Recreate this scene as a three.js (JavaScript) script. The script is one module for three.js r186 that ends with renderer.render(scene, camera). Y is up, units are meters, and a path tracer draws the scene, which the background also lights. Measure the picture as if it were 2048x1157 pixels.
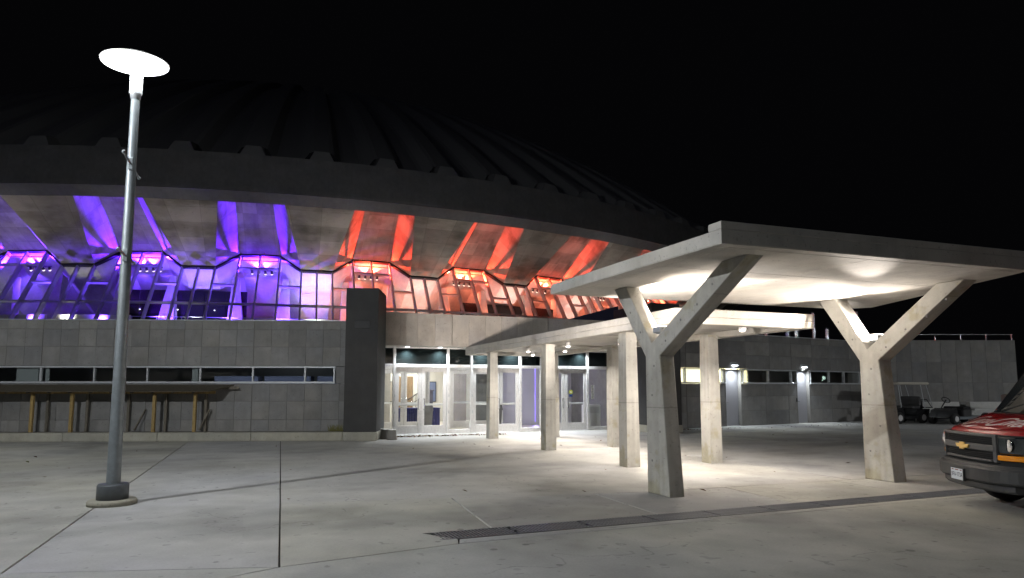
import * as THREE from 'three';
import { mergeGeometries } from 'three/addons/utils/BufferGeometryUtils.js';
import { ConvexGeometry } from 'three/addons/geometries/ConvexGeometry.js';
import { RoundedBoxGeometry } from 'three/addons/geometries/RoundedBoxGeometry.js';
import { RectAreaLightUniformsLib } from 'three/addons/lights/RectAreaLightUniformsLib.js';

// ---------------------------------------------------------------- camera, sky, dome fill light, exposure
const V3 = (x, y, z) => new THREE.Vector3(x, y, z), DEG = Math.PI / 180;
const scene = new THREE.Scene();
const camera = new THREE.PerspectiveCamera(2 * Math.atan(640 / 1365) / DEG, 2048 / 1280, 0.1, 900);
camera.position.set(0, 1.6, 0);
{
  const a = 21.05 * DEG, p = 5.773 * DEG;
  camera.lookAt(Math.sin(a) * Math.cos(p), 1.6 + Math.sin(p), -Math.cos(a) * Math.cos(p));
}
camera.setViewOffset(2048, 1280, 0, 0, 2048, 1157);
camera.updateProjectionMatrix();
{
  const w = 32, h = 16, d = new Float32Array(w * h * 4);
  for (let i = 0; i < w * h; i++) d.set([0.0013, 0.0013, 0.0016, 1], i * 4);
  const t = new THREE.DataTexture(d, w, h, THREE.RGBAFormat, THREE.FloatType);
  t.mapping = THREE.EquirectangularReflectionMapping; t.magFilter = THREE.LinearFilter; t.needsUpdate = true;
  scene.background = t; scene.environment = t;
}
const domeFill = new THREE.DirectionalLight(0xcfd6ff, 0.02);  // added faint fill that keeps the dome roof readable
domeFill.name = 'added_dome_fill'; domeFill.position.set(-70, 60, 30); domeFill.target.position.set(8, 0, -60); domeFill.shadow.radius = 6;
Object.assign(domeFill.shadow.camera, { left: -120, right: 120, top: 120, bottom: -120, near: 1, far: 400 });
scene.add(domeFill, domeFill.target);
RectAreaLightUniformsLib.init();
const renderer = new THREE.WebGLRenderer({ antialias: true });
renderer.toneMapping = THREE.LinearToneMapping; renderer.toneMappingExposure = 1; renderer.shadowMap.enabled = true;

// ---------------------------------------------------------------- random numbers, noise, textures
let seed = 7;
const rnd = () => { seed = (seed * 1664525 + 1013904223) >>> 0; return seed / 4294967296; };
const rr = (a, b) => a + (b - a) * rnd(), pick = (a) => a[Math.floor(rnd() * a.length)];
const LAT = new Float32Array(256 * 256).map(() => rnd());
const noise = (x, y, per) => {          // value noise that repeats every per cells
  const xi = Math.floor(x), yi = Math.floor(y); let fx = x - xi, fy = y - yi;
  fx = fx * fx * (3 - 2 * fx); fy = fy * fy * (3 - 2 * fy);
  const x0 = ((xi % per) + per) % per, x1 = (x0 + 1) % per, y0 = ((yi % per) + per) % per, y1 = (y0 + 1) % per, o = (per * 37) & 255;
  const L = (a, b) => LAT[((b + o) & 255) * 256 + ((a + o * 3) & 255)];
  return (L(x0, y0) * (1 - fx) + L(x1, y0) * fx) * (1 - fy) + (L(x0, y1) * (1 - fx) + L(x1, y1) * fx) * fy;
};
const fbm = (u, v, per, oct) => { let s = 0, a = 0.5, t = 0; for (let i = 0; i < oct; i++) { s += a * noise(u * per, v * per, per); t += a; a *= 0.55; per *= 2; if (per > 256) break; } return s / t; };
const enc = (l) => { l = Math.min(1, Math.max(0, l)); return 255 * (l <= 0.0031308 ? 12.92 * l : 1.055 * Math.pow(l, 1 / 2.4) - 0.055); };
function paint(n, metres, fn, srgb = true) {
  const d = new Uint8Array(n * n * 4);
  for (let y = 0, i = 0; y < n; y++) for (let x = 0; x < n; x++, i += 4) {
    const c = fn(x / n, y / n);
    if (srgb) { d[i] = enc(c[0]); d[i + 1] = enc(c[1]); d[i + 2] = enc(c[2]); } else d[i] = d[i + 1] = d[i + 2] = Math.max(0, Math.min(255, c * 255));
    d[i + 3] = 255;
  }
  const t = new THREE.DataTexture(d, n, n); t.wrapS = t.wrapT = THREE.RepeatWrapping; t.magFilter = THREE.LinearFilter; t.minFilter = THREE.LinearMipmapLinearFilter; t.generateMipmaps = true;
  if (srgb) t.colorSpace = THREE.SRGBColorSpace;
  t.repeat.set(1 / metres, 1 / metres); t.needsUpdate = true;
  return t;
}
const concreteMap = paint(1024, 5, (u, v) => {
  const a = fbm(u, v, 4, 6), b = fbm(u, v, 24, 3), s = noise(u * 48, v * 3, 48) * 0.6 + noise(u * 128, v * 6, 128) * 0.4, g = rnd(), p = noise(u * 200, v * 200, 200), t = fbm(u + 0.37, v + 0.11, 6, 3);
  let k = 0.76 * (1 + 0.55 * (a - 0.5) + 0.26 * (b - 0.5) + 0.12 * (s - 0.5) + 0.08 * (g - 0.5));
  if (p > 0.9) k *= 0.72;
  return [k * (1 + 0.06 * (t - 0.5)), k, k * (1 - 0.12 * (t - 0.5))];
});
const columnMap = paint(1024, 5, (u, v) => {        // cast columns: pores, a casting seam, rusty dirt splashed up from the paving
  const a = fbm(u, v, 6, 6), b = fbm(u, v, 30, 3), s = noise(u * 90, v * 5, 90), g = rnd(), p = noise(u * 170, v * 170, 170), h = v * 5, edge = fbm(u + 0.2, v, 24, 5);
  let k = 0.76 * (1 + 0.5 * (a - 0.5) + 0.3 * (b - 0.5) + 0.2 * (s - 0.5) + 0.1 * (g - 0.5));
  if (p > 0.91) k *= 0.8;
  if (Math.abs(h - 1.31 - 0.006 * (b - 0.5)) < 0.006) k *= 0.66;
  const st = Math.min(1, Math.max(0, 0.6 * fbm(u + 0.6, v + 0.3, 14, 5) + 0.4 * edge - 0.44 - Math.min(0.16, h * 0.3)) * 7);
  return [k * (1 - 0.17 * st), k * (1 - 0.2 * st), k * (1 - 0.34 * st)];
});
const stainedMap = paint(1024, 9, (u, v) => {     // weathered board-marked concrete of the overhang
  const a = fbm(u, v, 5, 6), b = fbm(u + 0.3, v, 18, 4), s = noise(u * 40, v * 4, 40), g = rnd(), p = noise(u * 220, v * 220, 220);
  const panel = 0.5 * (LAT[Math.floor(u * 9) * 256 + Math.floor(v * 7)] - 0.5) * 0.7, mould = Math.max(0, fbm(u, v + 0.4, 8, 5) - 0.52) * 3.2;
  let k = 0.74 * (1 + 0.8 * (a - 0.5) + 0.4 * (b - 0.5) + panel + 0.15 * (s - 0.5) + 0.08 * (g - 0.5)) * (1 - 0.5 * Math.min(1, mould));
  const lu = Math.abs((u * 9) % 1 - 0.5), lv = Math.abs((v * 7) % 1 - 0.5);
  if (lu > 0.488 || lv > 0.488) k *= 0.8;
  if (p > 0.9) k *= 0.75;
  return [k * 1.02, k, k * (0.97 - 0.06 * Math.min(1, mould))];
});
const groundMap = paint(2048, 26, (u, v) => {
  const a = fbm(u, v, 5, 7), b = fbm(u + 0.2, v + 0.7, 20, 5), c = fbm(u * 1, v, 90, 2), g = rnd(), w = fbm(u + 0.6, v * 1, 9, 5), p = noise(u * 240, v * 240, 240);
  const wear = noise(u * 7 + b * 1.3, v * 60, 60) - 0.5, damp = Math.min(1, Math.max(0, w - 0.53) * 5);
  let k = 0.76 * (1 + 0.55 * (a - 0.5) + 0.42 * (b - 0.5) + 0.2 * (c - 0.5) + 0.14 * wear + 0.12 * (g - 0.5)) * (1 - 0.34 * damp);
  if (p > 0.93) k *= 0.8;
  const grit = noise(u * 251, v * 251, 251); if (grit > 0.955) k *= 0.72; if (grit < 0.02) k *= 1.15;
  const crack = Math.abs(fbm(u + 0.13, v + 0.77, 6, 6) - 0.5); if (crack < 0.0011 && w > 0.5) k *= 0.72;
  const cu = Math.floor(u * 60), cv = Math.floor(v * 60), q = LAT[cu * 256 + cv];        // gum and oil spots
  if (q > 0.7) { const dx = (u * 60 - cu - 0.2 - 0.6 * LAT[cv * 256 + cu + 70]) * 0.43, dy = (v * 60 - cv - 0.2 - 0.6 * LAT[(cu + 90) * 256 + cv]) * 0.43; if (Math.hypot(dx, dy) < 0.012 + 0.1 * (q - 0.7) * LAT[(cv + 40) * 256 + cu] + 0.012 * b) k *= q > 0.93 ? 0.6 : 0.8; }
  const t = fbm(u + 0.5, v + 0.1, 12, 3) - 0.5;
  return [k * (1 + 0.05 * t), k * (1 + 0.02 * t), k * (1 - 0.14 * t)];
});
const grainBump = paint(512, 0.8, (u, v) => 0.5 + 0.5 * (fbm(u, v, 32, 4) - 0.5) + 0.25 * (rnd() - 0.5), false);
const steelMap = paint(256, 0.6, (u, v) => { const k = 0.8 + 0.25 * (fbm(u, v, 12, 4) - 0.5) + 0.06 * (rnd() - 0.5); return [k, k, k]; });
const woodMap = paint(256, 0.5, (u, v) => { const k = 0.75 + 0.4 * (noise(u * 40, v * 3, 40) - 0.5) + 0.2 * (fbm(u, v, 16, 3) - 0.5); return [k, k * 0.97, k * 0.9]; });

const RGB = (r, g, b) => new THREE.Color().setRGB(r, g, b);
const std = (c, o = {}) => new THREE.MeshStandardMaterial({ color: RGB(...c), roughness: 0.8, ...o });
const conc = (c, o = {}) => std(c.map((x) => x / 0.75), { map: concreteMap, bumpMap: grainBump, bumpScale: 0.002, roughness: 0.88, ...o });
const M = {
  wall: [0, 1, 2, 3].map((i) => conc([0.186 + i * 0.012, 0.184 + i * 0.0115, 0.18 + i * 0.01])),
  column: conc([0.38, 0.368, 0.335], { map: columnMap }),
  canopy: conc([0.44, 0.42, 0.385]),
  fascia: [0, 1, 2].map((i) => conc([0.4 + i * 0.016, 0.36 + i * 0.015, 0.325 + i * 0.012])),
  curb: conc([0.33, 0.32, 0.27]),
  soffit: std([0.37 / 0.7, 0.335 / 0.7, 0.29 / 0.7], { map: stainedMap, bumpMap: grainBump, bumpScale: 0.004, roughness: 0.92 }),
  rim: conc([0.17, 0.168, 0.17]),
  bowl: conc([0.46, 0.44, 0.4]),
  roof: std([0.18, 0.18, 0.185], { roughness: 0.85 }),
  ground: [[0.565, 0.56, 0.54], [0.565, 0.555, 0.5], [0.56, 0.55, 0.515], [0.54, 0.54, 0.495]].map((c) => std(c, { map: groundMap, bumpMap: grainBump, bumpScale: 0.002, roughness: 0.82 })),
  bed: std([0.05, 0.048, 0.042], { roughness: 1 }),
  backing: std([0.16, 0.155, 0.145], { roughness: 1 }),
  alu: std([0.78, 0.765, 0.755], { metalness: 0.1, roughness: 0.45, map: steelMap }),
  frameGrey: std([0.46, 0.48, 0.5], { metalness: 0.2, roughness: 0.45 }),
  steel: std([0.62, 0.63, 0.65], { metalness: 1, roughness: 0.22 }),
  galv: std([0.25, 0.28, 0.3], { metalness: 0.35, roughness: 0.48, map: steelMap }),
  mullion: std([0.4, 0.4, 0.41], { metalness: 0.3, roughness: 0.45 }),
  darkFrame: std([0.03, 0.03, 0.032], { metalness: 0.3, roughness: 0.45 }),
  glass: new THREE.MeshPhysicalMaterial({ color: RGB(0.93, 0.96, 0.96), transmission: 1, roughness: 0.0, thickness: 0, ior: 1.5 }),
  spandrel: std([0.008, 0.012, 0.0125], { roughness: 0.06, metalness: 0 }),
  pier: conc([0.046, 0.046, 0.046]),
  booth: new THREE.MeshPhysicalMaterial({ color: RGB(0.007, 0.007, 0.007), roughness: 1, specularIntensity: 0.15 }),
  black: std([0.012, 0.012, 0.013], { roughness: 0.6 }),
  blackGloss: std([0.012, 0.012, 0.013], { roughness: 0.25 }),
  plastic: std([0.045, 0.045, 0.046], { roughness: 0.5 }),
  rubber: std([0.02, 0.02, 0.02], { roughness: 0.9 }),
  white: std([0.72, 0.72, 0.7], { roughness: 0.6 }),
  cream: std([0.68, 0.65, 0.56], { roughness: 0.85 }),
  lobbyFloor: std([0.52, 0.47, 0.36], { roughness: 0.35 }),
  doorGrey: std([0.24, 0.24, 0.26], { roughness: 0.5 }),
  wood: std([0.42, 0.3, 0.12], { map: woodMap, roughness: 0.8 }),
  oldWood: std([0.2, 0.185, 0.16], { map: woodMap, roughness: 0.9 }),
  plywood: std([0.1, 0.085, 0.06], { map: woodMap, roughness: 0.9 }),
  navy: std([0.012, 0.016, 0.1], { roughness: 0.8 }),
  red: new THREE.MeshPhysicalMaterial({ color: RGB(0.33, 0.008, 0.012), roughness: 0.35, clearcoat: 1, clearcoatRoughness: 0.08 }),
  amber: new THREE.MeshPhysicalMaterial({ color: RGB(0.85, 0.3, 0.01), roughness: 0.15, clearcoat: 1 }),
  gold: std([0.75, 0.5, 0.16], { metalness: 0.85, roughness: 0.28 }),
  chrome: std([0.8, 0.8, 0.82], { metalness: 1, roughness: 0.12 }),
  tint: new THREE.MeshPhysicalMaterial({ color: RGB(0.02, 0.024, 0.026), roughness: 0.04, clearcoat: 1 }),
  grate: std([0.2, 0.2, 0.21], { metalness: 0.6, roughness: 0.42 }),
};
const glow = (c, k) => new THREE.MeshStandardMaterial({ color: RGB(0, 0, 0), emissive: RGB(...c), emissiveIntensity: k, roughness: 1 });
const PURPLE = [0.1, 0.01, 1], VIOLET = [0.13, 0.05, 1], ORANGE = [1, 0.055, 0.022], CORAL = [1, 0.23, 0.13], DISC = [0.95, 0.98, 1], WARM = [1, 0.9, 0.81], COOL = [0.88, 0.95, 1], NEUTRAL = [1, 0.98, 0.96];

// ---------------------------------------------------------------- geometry helpers (uv in metres)
function uvm(g, ou = 0, ov = 0) {
  g = g.index ? g.toNonIndexed() : g;
  if (!g.attributes.normal) g.computeVertexNormals();
  const p = g.attributes.position, uv = new Float32Array(p.count * 2), a = V3(), b = V3(), c = V3(), n = V3();
  for (let i = 0; i < p.count; i += 3) {
    a.fromBufferAttribute(p, i); b.fromBufferAttribute(p, i + 1); c.fromBufferAttribute(p, i + 2);
    n.crossVectors(b.clone().sub(a), c.clone().sub(a)); const x = Math.abs(n.x), y = Math.abs(n.y), z = Math.abs(n.z);
    [a, b, c].forEach((q, k) => { const e = (i + k) * 2; if (y >= x && y >= z) { uv[e] = q.x; uv[e + 1] = q.z; } else if (x >= z) { uv[e] = q.z; uv[e + 1] = q.y; } else { uv[e] = q.x; uv[e + 1] = q.y; } uv[e] += ou; uv[e + 1] += ov; });
  }
  const out = new THREE.BufferGeometry();
  out.setAttribute('position', p); out.setAttribute('normal', g.attributes.normal); out.setAttribute('uv', new THREE.BufferAttribute(uv, 2));
  return out;
}
const box = (x0, x1, y0, y1, z0, z1) => new THREE.BoxGeometry(x1 - x0, y1 - y0, z1 - z0).translate((x0 + x1) / 2, (y0 + y1) / 2, (z0 + z1) / 2);
function cbox(x0, x1, y0, y1, z0, z1, c = 0.012) {
  const P = [];
  for (const x of [0, 1]) for (const y of [0, 1]) for (const z of [0, 1]) for (const k of [0, 1, 2]) {
    const f = (lo, hi, s, in_) => (s ? hi - in_ : lo + in_);
    P.push(V3(f(x0, x1, x, k === 0 ? 0 : c), f(y0, y1, y, k === 1 ? 0 : c), f(z0, z1, z, k === 2 ? 0 : c)));
  }
  return new ConvexGeometry(P);
}
const hull = (pts) => new ConvexGeometry(pts.map((p) => V3(...p)));
const merge = (list) => mergeGeometries(list.map((g) => uvm(g)));
const cyl = (r0, r1, y0, y1, n = 24) => new THREE.CylinderGeometry(r1, r0, y1 - y0, n).translate(0, (y0 + y1) / 2, 0);
function rod(a, b, r, n = 10, r2 = r) {
  const A = V3(...a), B = V3(...b), d = B.clone().sub(A);
  const g = new THREE.CylinderGeometry(r2, r, d.length(), n).translate(0, d.length() / 2, 0);
  return g.applyQuaternion(new THREE.Quaternion().setFromUnitVectors(V3(0, 1, 0), d.normalize())).translate(...a);
}
function bar(a, b, w, d, out) {           // rectangular bar from a to b; out: direction of its depth d
  const A = V3(...a), B = V3(...b), y = B.clone().sub(A), L = y.length(); y.normalize();
  const x = new THREE.Vector3().crossVectors(y, V3(...out)).normalize(), z = new THREE.Vector3().crossVectors(x, y);
  return new THREE.BoxGeometry(w, L, d).translate(0, L / 2, 0).applyMatrix4(new THREE.Matrix4().makeBasis(x, y, z)).translate(...a);
}
const quad = (a, b, c, d) => {            // a b c d round the edge
  const g = new THREE.BufferGeometry();
  g.setAttribute('position', new THREE.Float32BufferAttribute([...a, ...b, ...c, ...a, ...c, ...d], 3)); g.computeVertexNormals(); return g;
};
function slabXZ(pts, y0, y1, bevel = 0) {  // polygon on the ground plane, from y0 up to y1
  const s = new THREE.Shape(pts.map(([x, z]) => new THREE.Vector2(x, -z)));
  const g = new THREE.ExtrudeGeometry(s, { depth: y1 - y0 - bevel, bevelEnabled: bevel > 0, bevelThickness: bevel, bevelSize: bevel, bevelOffset: -bevel, bevelSegments: 1 });
  return g.rotateX(-Math.PI / 2).translate(0, y0, 0);
}
function inset(pts, d) {
  let area = 0; pts.forEach(([x, z], i) => { const [x2, z2] = pts[(i + 1) % pts.length]; area += x * z2 - x2 * z; });
  const s = area > 0 ? 1 : -1, n = pts.length;
  const edge = (i) => { const [x, z] = pts[i], [x2, z2] = pts[(i + 1) % n], l = Math.hypot(x2 - x, z2 - z); return [-(z2 - z) / l * s * d, (x2 - x) / l * s * d]; };
  return pts.map(([x, z], i) => {
    const a = edge((i + n - 1) % n), b = edge(i), k = 1 + (a[0] * b[0] + a[1] * b[1]) / (d * d);
    return [x + (a[0] + b[0]) / k, z + (a[1] + b[1]) / k];
  });
}

// ---------------------------------------------------------------- things and parts
const taken = {};
const numbered = (n) => { const k = taken[n] = (taken[n] ?? -1) + 1; return k ? `${n}_${String(k).padStart(3, '0')}` : n; };
function thing(name, label, category, [x, y, z] = [0, 0, 0], turn = 0, group) {
  const o = new THREE.Group(); o.name = numbered(name); o.position.set(x, y, z); o.rotation.y = turn;
  o.userData = { label, category }; if (group) o.userData.group = group;
  scene.add(o); return o;
}
function part(parent, name, geo, mat, label) {
  const m = new THREE.Mesh(geo.attributes.uv && geo.userData.ready ? geo : uvm(geo), mat); m.name = name; parent.add(m);
  if (label) m.userData.label = label;
  return m;
}
const ready = (g) => { const u = uvm(g, rr(0, 40), rr(0, 40)); u.userData.ready = true; return u; };
const wp = (t, name, geo, mat, label) => part(t, name, geo.translate(-t.position.x, -t.position.y, -t.position.z), mat, label);   // geometry given in world metres
function structure(name, label) { const o = new THREE.Group(); o.name = name; o.userData = { kind: 'structure', label }; scene.add(o); return o; }
function spot(parent, at, to, I, angle, c, penumbra = 1, soft = 2) {
  const l = new THREE.SpotLight(RGB(...c), I, 0, angle, penumbra, 2); l.position.set(...at); l.target.position.set(...to); l.shadow.radius = soft; l.name = 'lamp_light';
  parent.add(l, l.target); return l;
}
function area(parent, at, to, w, h, I, c) { const l = new THREE.RectAreaLight(RGB(...c), I, w, h); l.position.set(...at); parent.add(l); parent.updateWorldMatrix(true, true); l.lookAt(parent.localToWorld(V3(...to))); l.name = 'lamp_light'; return l; }
function point(parent, at, I, c, soft = 3) { const l = new THREE.PointLight(RGB(...c), I, 0, 2); l.position.set(...at); l.shadow.radius = soft; l.name = 'lamp_light'; parent.add(l); return l; }

// ---------------------------------------------------------------- ground
{
  const g = structure('ground', 'pale concrete forecourt paving with dark joints');
  part(g, 'joint_bed', box(-300, 300, -0.2, -0.03, -300, 200), M.bed);
  const slab = (pts, i) => part(g, 'paving_slab', slabXZ(inset(pts, 0.008), -0.03, 0, 0.006), M.ground[i]);
  const L2t = [-1.5, -30], L2b = [-1.95, -7.31], L1t = [1.3, -30], L1m = [0.48, -10.31], L1b = [0.32, -6.67];
  slab([[-60, -30], L2t, L2b, [-60, -23.6]], 1);
  slab([L2t, L1t, L1m, L1b, L2b], 0);
  slab([L1t, [10.1, -30], [10, -9.3], [5.81, -9.36], L1m], 2);
  slab([[10.1, -30], [70, -30], [70, -9.2], [10, -9.3]], 0);
  slab([L1m, [2.85, -9.89], [2.68, -7.63], [1.88, -7.61], [2.16, -7.2], [2.1, -6.99], L1b], 1);
  slab([[2.85, -9.89], [5.0, -9.5], [4.95, -7.68], [2.68, -7.63]], 2);
  slab([[5.0, -9.5], [5.81, -9.36], [7.3, -9.335], [7.25, -7.73], [4.95, -7.68]], 0);
  slab([[7.3, -9.335], [9.6, -9.31], [9.55, -7.78], [7.25, -7.73]], 1);
  slab([[9.6, -9.31], [10, -9.3], [13, -9.29], [13, -7.85], [9.55, -7.78]], 2);
  slab([[13, -9.29], [70, -9.2], [70, -7.9], [13.5, -7.4], [13, -7.47], [13, -7.85]], 1);
  slab([[2.1, -6.99], [2.16, -7.2], [5.4, -7.28], [5.4, -7.1]], 0);
  slab([[5.4, -7.1], [5.4, -7.28], [9.6, -7.38], [9.6, -7.22]], 2);
  slab([[9.6, -7.22], [9.6, -7.38], [13, -7.47], [13.5, -7.4], [13.5, -7.32]], 1);
  slab([L1b, L2b, [-60, -23.6], [-60, 26], [-20, 5], [-3, -5], [-0.16, -6.44]], 3);
  slab([L1b, [-0.16, -6.44], [-3, -5], [-20, 5], [-60, 26], [-60, 120], [70, 120], [70, -7.9], [13.5, -7.32], [9.6, -7.22], [5.4, -7.1], [2.1, -6.99]], 3);
  // the trench drain: sections of transverse bars
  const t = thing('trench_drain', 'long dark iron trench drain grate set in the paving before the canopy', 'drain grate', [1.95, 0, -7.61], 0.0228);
  part(t, 'channel', box(0, 11.1, -0.029, -0.02, 0, 0.4), M.black);  // thin black sheet, paints the shade of the trench under the bars
  for (let k = 0; k < 12; k++) {
    const x0 = k * 0.92, bars = [];
    for (let i = 0; i < 21; i++) { const x = x0 + 0.03 + i * 0.0415, s = k === 0 && i < 10 ? 0.04 * (10 - i) : 0; bars.push(hull([[x + s * 0, -0.018, 0.02 + 0], [x + 0.02, -0.018, 0.02], [x + 0.012, -0.018, 0.38], [x + 0.032, -0.018, 0.38], [x + 0.003, 0.004, 0.02], [x + 0.017, 0.004, 0.02], [x + 0.015, 0.004, 0.38], [x + 0.029, 0.004, 0.38]])); }
    bars.push(box(x0 + 0.006, x0 + 0.914, -0.018, 0.002, 0.004, 0.028), box(x0 + 0.006, x0 + 0.914, -0.018, 0.002, 0.372, 0.396), box(x0 + 0.006, x0 + 0.914, -0.018, 0.0, 0.19, 0.204));
    part(t, 'grate_section', merge(bars), M.grate);
  }
}

// ---------------------------------------------------------------- arena dome
const CX = 8, CZ = -107, PER = 7.5 * DEG;
const at = (R, k, y) => { const f = k * PER; return [CX + R * Math.sin(f), y, CZ + R * Math.cos(f)]; };
const yLow = (R) => 13.1 - (63 - R) * 0.72, yHigh = (R) => 10.75 + (R - 57.66) * 0.66, rGlass = (y) => 58 + (10.2 - y) * 0.62;
{
  const t = thing('arena', 'round concrete arena with folded dome roof and coloured light in its overhang', 'arena', [CX, 0, CZ]);
  const ring = (prof, k0, k1, n) => {      // revolve a radial section
    const P = [], u = []; let len = 0;
    for (let i = 0; i < n; i++) { len = 0; for (let j = 0; j + 1 < prof.length; j++) {
      const a = k0 + (k1 - k0) * i / n, b = k0 + (k1 - k0) * (i + 1) / n, A = at(prof[j][0], a, prof[j][1]), B = at(prof[j][0], b, prof[j][1]), C = at(prof[j + 1][0], b, prof[j + 1][1]), D = at(prof[j + 1][0], a, prof[j + 1][1]);
      const l = Math.hypot(prof[j + 1][0] - prof[j][0], prof[j + 1][1] - prof[j][1]), x0 = a * PER * 64, x1 = b * PER * 64;
      P.push(...A, ...B, ...C, ...A, ...C, ...D); u.push(x0, len, x1, len, x1, len + l, x0, len, x1, len + l, x0, len + l); len += l;
    } }
    const g = new THREE.BufferGeometry(); g.setAttribute('position', new THREE.Float32BufferAttribute(P, 3)); g.setAttribute('uv', new THREE.Float32BufferAttribute(u, 2)); g.computeVertexNormals(); g.userData.ready = true; return g;
  };
  // roof: 96 ridges that flatten towards the crown
  {
    const rows = 30, cols = 96 * 8, P = [], idx = [], uv = [];
    for (let j = 0; j <= rows; j++) for (let i = 0; i <= cols; i++) {
      const s = j / rows, R = 62.6 * (1 - s) + 0.5 * s, k = -12 + 24 * i / cols, f = ((k * 4 % 2) + 2) % 2, tr = Math.abs(f - 1);   // tr 1 on a ridge
      const w = Math.min(1, Math.max(0, (tr - 0.34) / 0.32)), y = 15.9 + 24.5 * (1 - (R / 62.6) ** 2) + 0.95 * w * (R / 62.6) ** 0.6;
      const p = at(R, k, y); P.push(...p); uv.push(p[0], p[2]);
      if (j < rows && i < cols) { const a = j * (cols + 1) + i; idx.push(a, a + 1, a + cols + 2, a, a + cols + 2, a + cols + 1); }
    }
    let g = new THREE.BufferGeometry(); g.setAttribute('position', new THREE.Float32BufferAttribute(P, 3)); g.setIndex(idx); g.setAttribute('uv', new THREE.Float32BufferAttribute(uv, 2)); g = g.toNonIndexed(); g.computeVertexNormals(); g.userData.ready = true;
    wp(t, 'folded_roof', g, M.roof);
    for (let k = -5; k <= 8; k += 0.5) wp(t, 'ridge_end', hull([at(63.4, k - 0.1, 15.9), at(63.4, k + 0.1, 15.9), at(63.2, k - 0.055, 16.7), at(63.2, k + 0.055, 16.7), at(61.4, k - 0.1, 15.9), at(61.4, k + 0.1, 15.9), at(61.4, k - 0.05, 17.3), at(61.4, k + 0.05, 17.3)]), M.roof);
  }
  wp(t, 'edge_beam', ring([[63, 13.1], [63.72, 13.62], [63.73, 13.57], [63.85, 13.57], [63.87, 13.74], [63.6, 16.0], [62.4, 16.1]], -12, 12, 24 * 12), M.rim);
  // folded underside: outside the glass and on into the hall
  const plate = (a, b, c, d, nu = 4, nv = 6) => {
    const P = [], u = [], L = (p, q, s) => p.map((x, i) => x + (q[i] - x) * s), len = Math.hypot(d[0] - a[0], d[1] - a[1], d[2] - a[2]), wid = Math.hypot(b[0] - a[0], b[1] - a[1], b[2] - a[2]), ou = rr(0, 30), ov = rr(0, 30);
    for (let i = 0; i < nu; i++) for (let j = 0; j < nv; j++) { const q = [[i, j], [i + 1, j], [i + 1, j + 1], [i, j], [i + 1, j + 1], [i, j + 1]]; for (const [x, y] of q) { P.push(...L(L(a, b, x / nu), L(d, c, x / nu), y / nv)); u.push(ou + x / nu * wid, ov + y / nv * len); } }
    const g = new THREE.BufferGeometry(); g.setAttribute('position', new THREE.Float32BufferAttribute(P, 3)); g.setAttribute('uv', new THREE.Float32BufferAttribute(u, 2)); g.computeVertexNormals(); g.userData.ready = true; return g;
  };
  const rL = rGlass(yLow(58.3)), rH = 57.66, RI = 49, K0 = -4, K1 = 7;
  for (let k = K0; k <= K1; k++) {
    const o = (R, s, y) => at(R, k + s, y);
    wp(t, 'overhang_rib', plate(o(rL, 0.365, yLow(rL)), o(rL, 0.635, yLow(rL)), o(63, 0.76, 13.1), o(63, 0.24, 13.1)), M.soffit);
    wp(t, 'recess_ceiling', plate(o(rH, -0.175, yHigh(rH)), o(rH, 0.175, yHigh(rH)), o(63, 0.13, yHigh(63)), o(63, -0.13, yHigh(63))), M.soffit);
    for (const s of [-1, 1]) wp(t, 'recess_side', plate(o(rL, s * 0.365, yLow(rL)), o(rH, s * 0.175, yHigh(rH)), o(63, s * 0.13, yHigh(63)), o(63, s * 0.24, 13.1)), M.soffit);
    wp(t, 'recess_end', quad(o(62.99, -0.24, 13.11), o(62.99, 0.24, 13.11), o(62.99, 0.13, yHigh(63)), o(62.99, -0.13, yHigh(63))), M.soffit);
    wp(t, 'bowl_rib', plate(o(rL, 0.365, yLow(rL)), o(rL, 0.635, yLow(rL)), o(RI, 0.635, yLow(RI)), o(RI, 0.365, yLow(RI))), M.bowl);
    wp(t, 'bowl_channel', plate(o(rH, -0.175, yHigh(rH)), o(rH, 0.175, yHigh(rH)), o(RI, 0.175, yHigh(RI) - 0.4), o(RI, -0.175, yHigh(RI) - 0.4)), M.bowl);
    for (const s of [-1, 1]) {
      wp(t, 'bowl_side', plate(o(rL, s * 0.365, yLow(rL)), o(rH, s * 0.175, yHigh(rH)), o(RI, s * 0.175, yHigh(RI) - 0.4), o(RI, s * 0.365, yLow(RI))), M.bowl);
      if (k > K0 && k < K1) wp(t, 'buttress', hull([o(56.9, s * 0.2, 9.3), o(56.9, s * 0.25, 9.3), o(56.3, s * 0.2, 9.2), o(56.3, s * 0.25, 9.2), o(58.0, s * 0.1, 4), o(58.0, s * 0.29, 4), o(57.2, s * 0.1, 4), o(57.2, s * 0.29, 4)]), M.bowl);
    }
    // glazing: head, mullions, transoms and panes
    if (k < -3 || k > 5) continue;
    const yB = 5.5, gl = (s, y) => o(rGlass(y), s, y), n = V3(...o(1, 0, 0)).sub(V3(CX, 0, CZ)).normalize(), out = [n.x, 0.62, n.z];
    const cols = [[-0.5, -0.365, 9.68, 9.68], [-0.365, -0.175, 9.68, 10.72], [-0.175, 0, 10.72, 10.72], [0, 0.175, 10.72, 10.72], [0.175, 0.365, 10.72, 9.68], [0.365, 0.5, 9.68, 9.68]];
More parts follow.
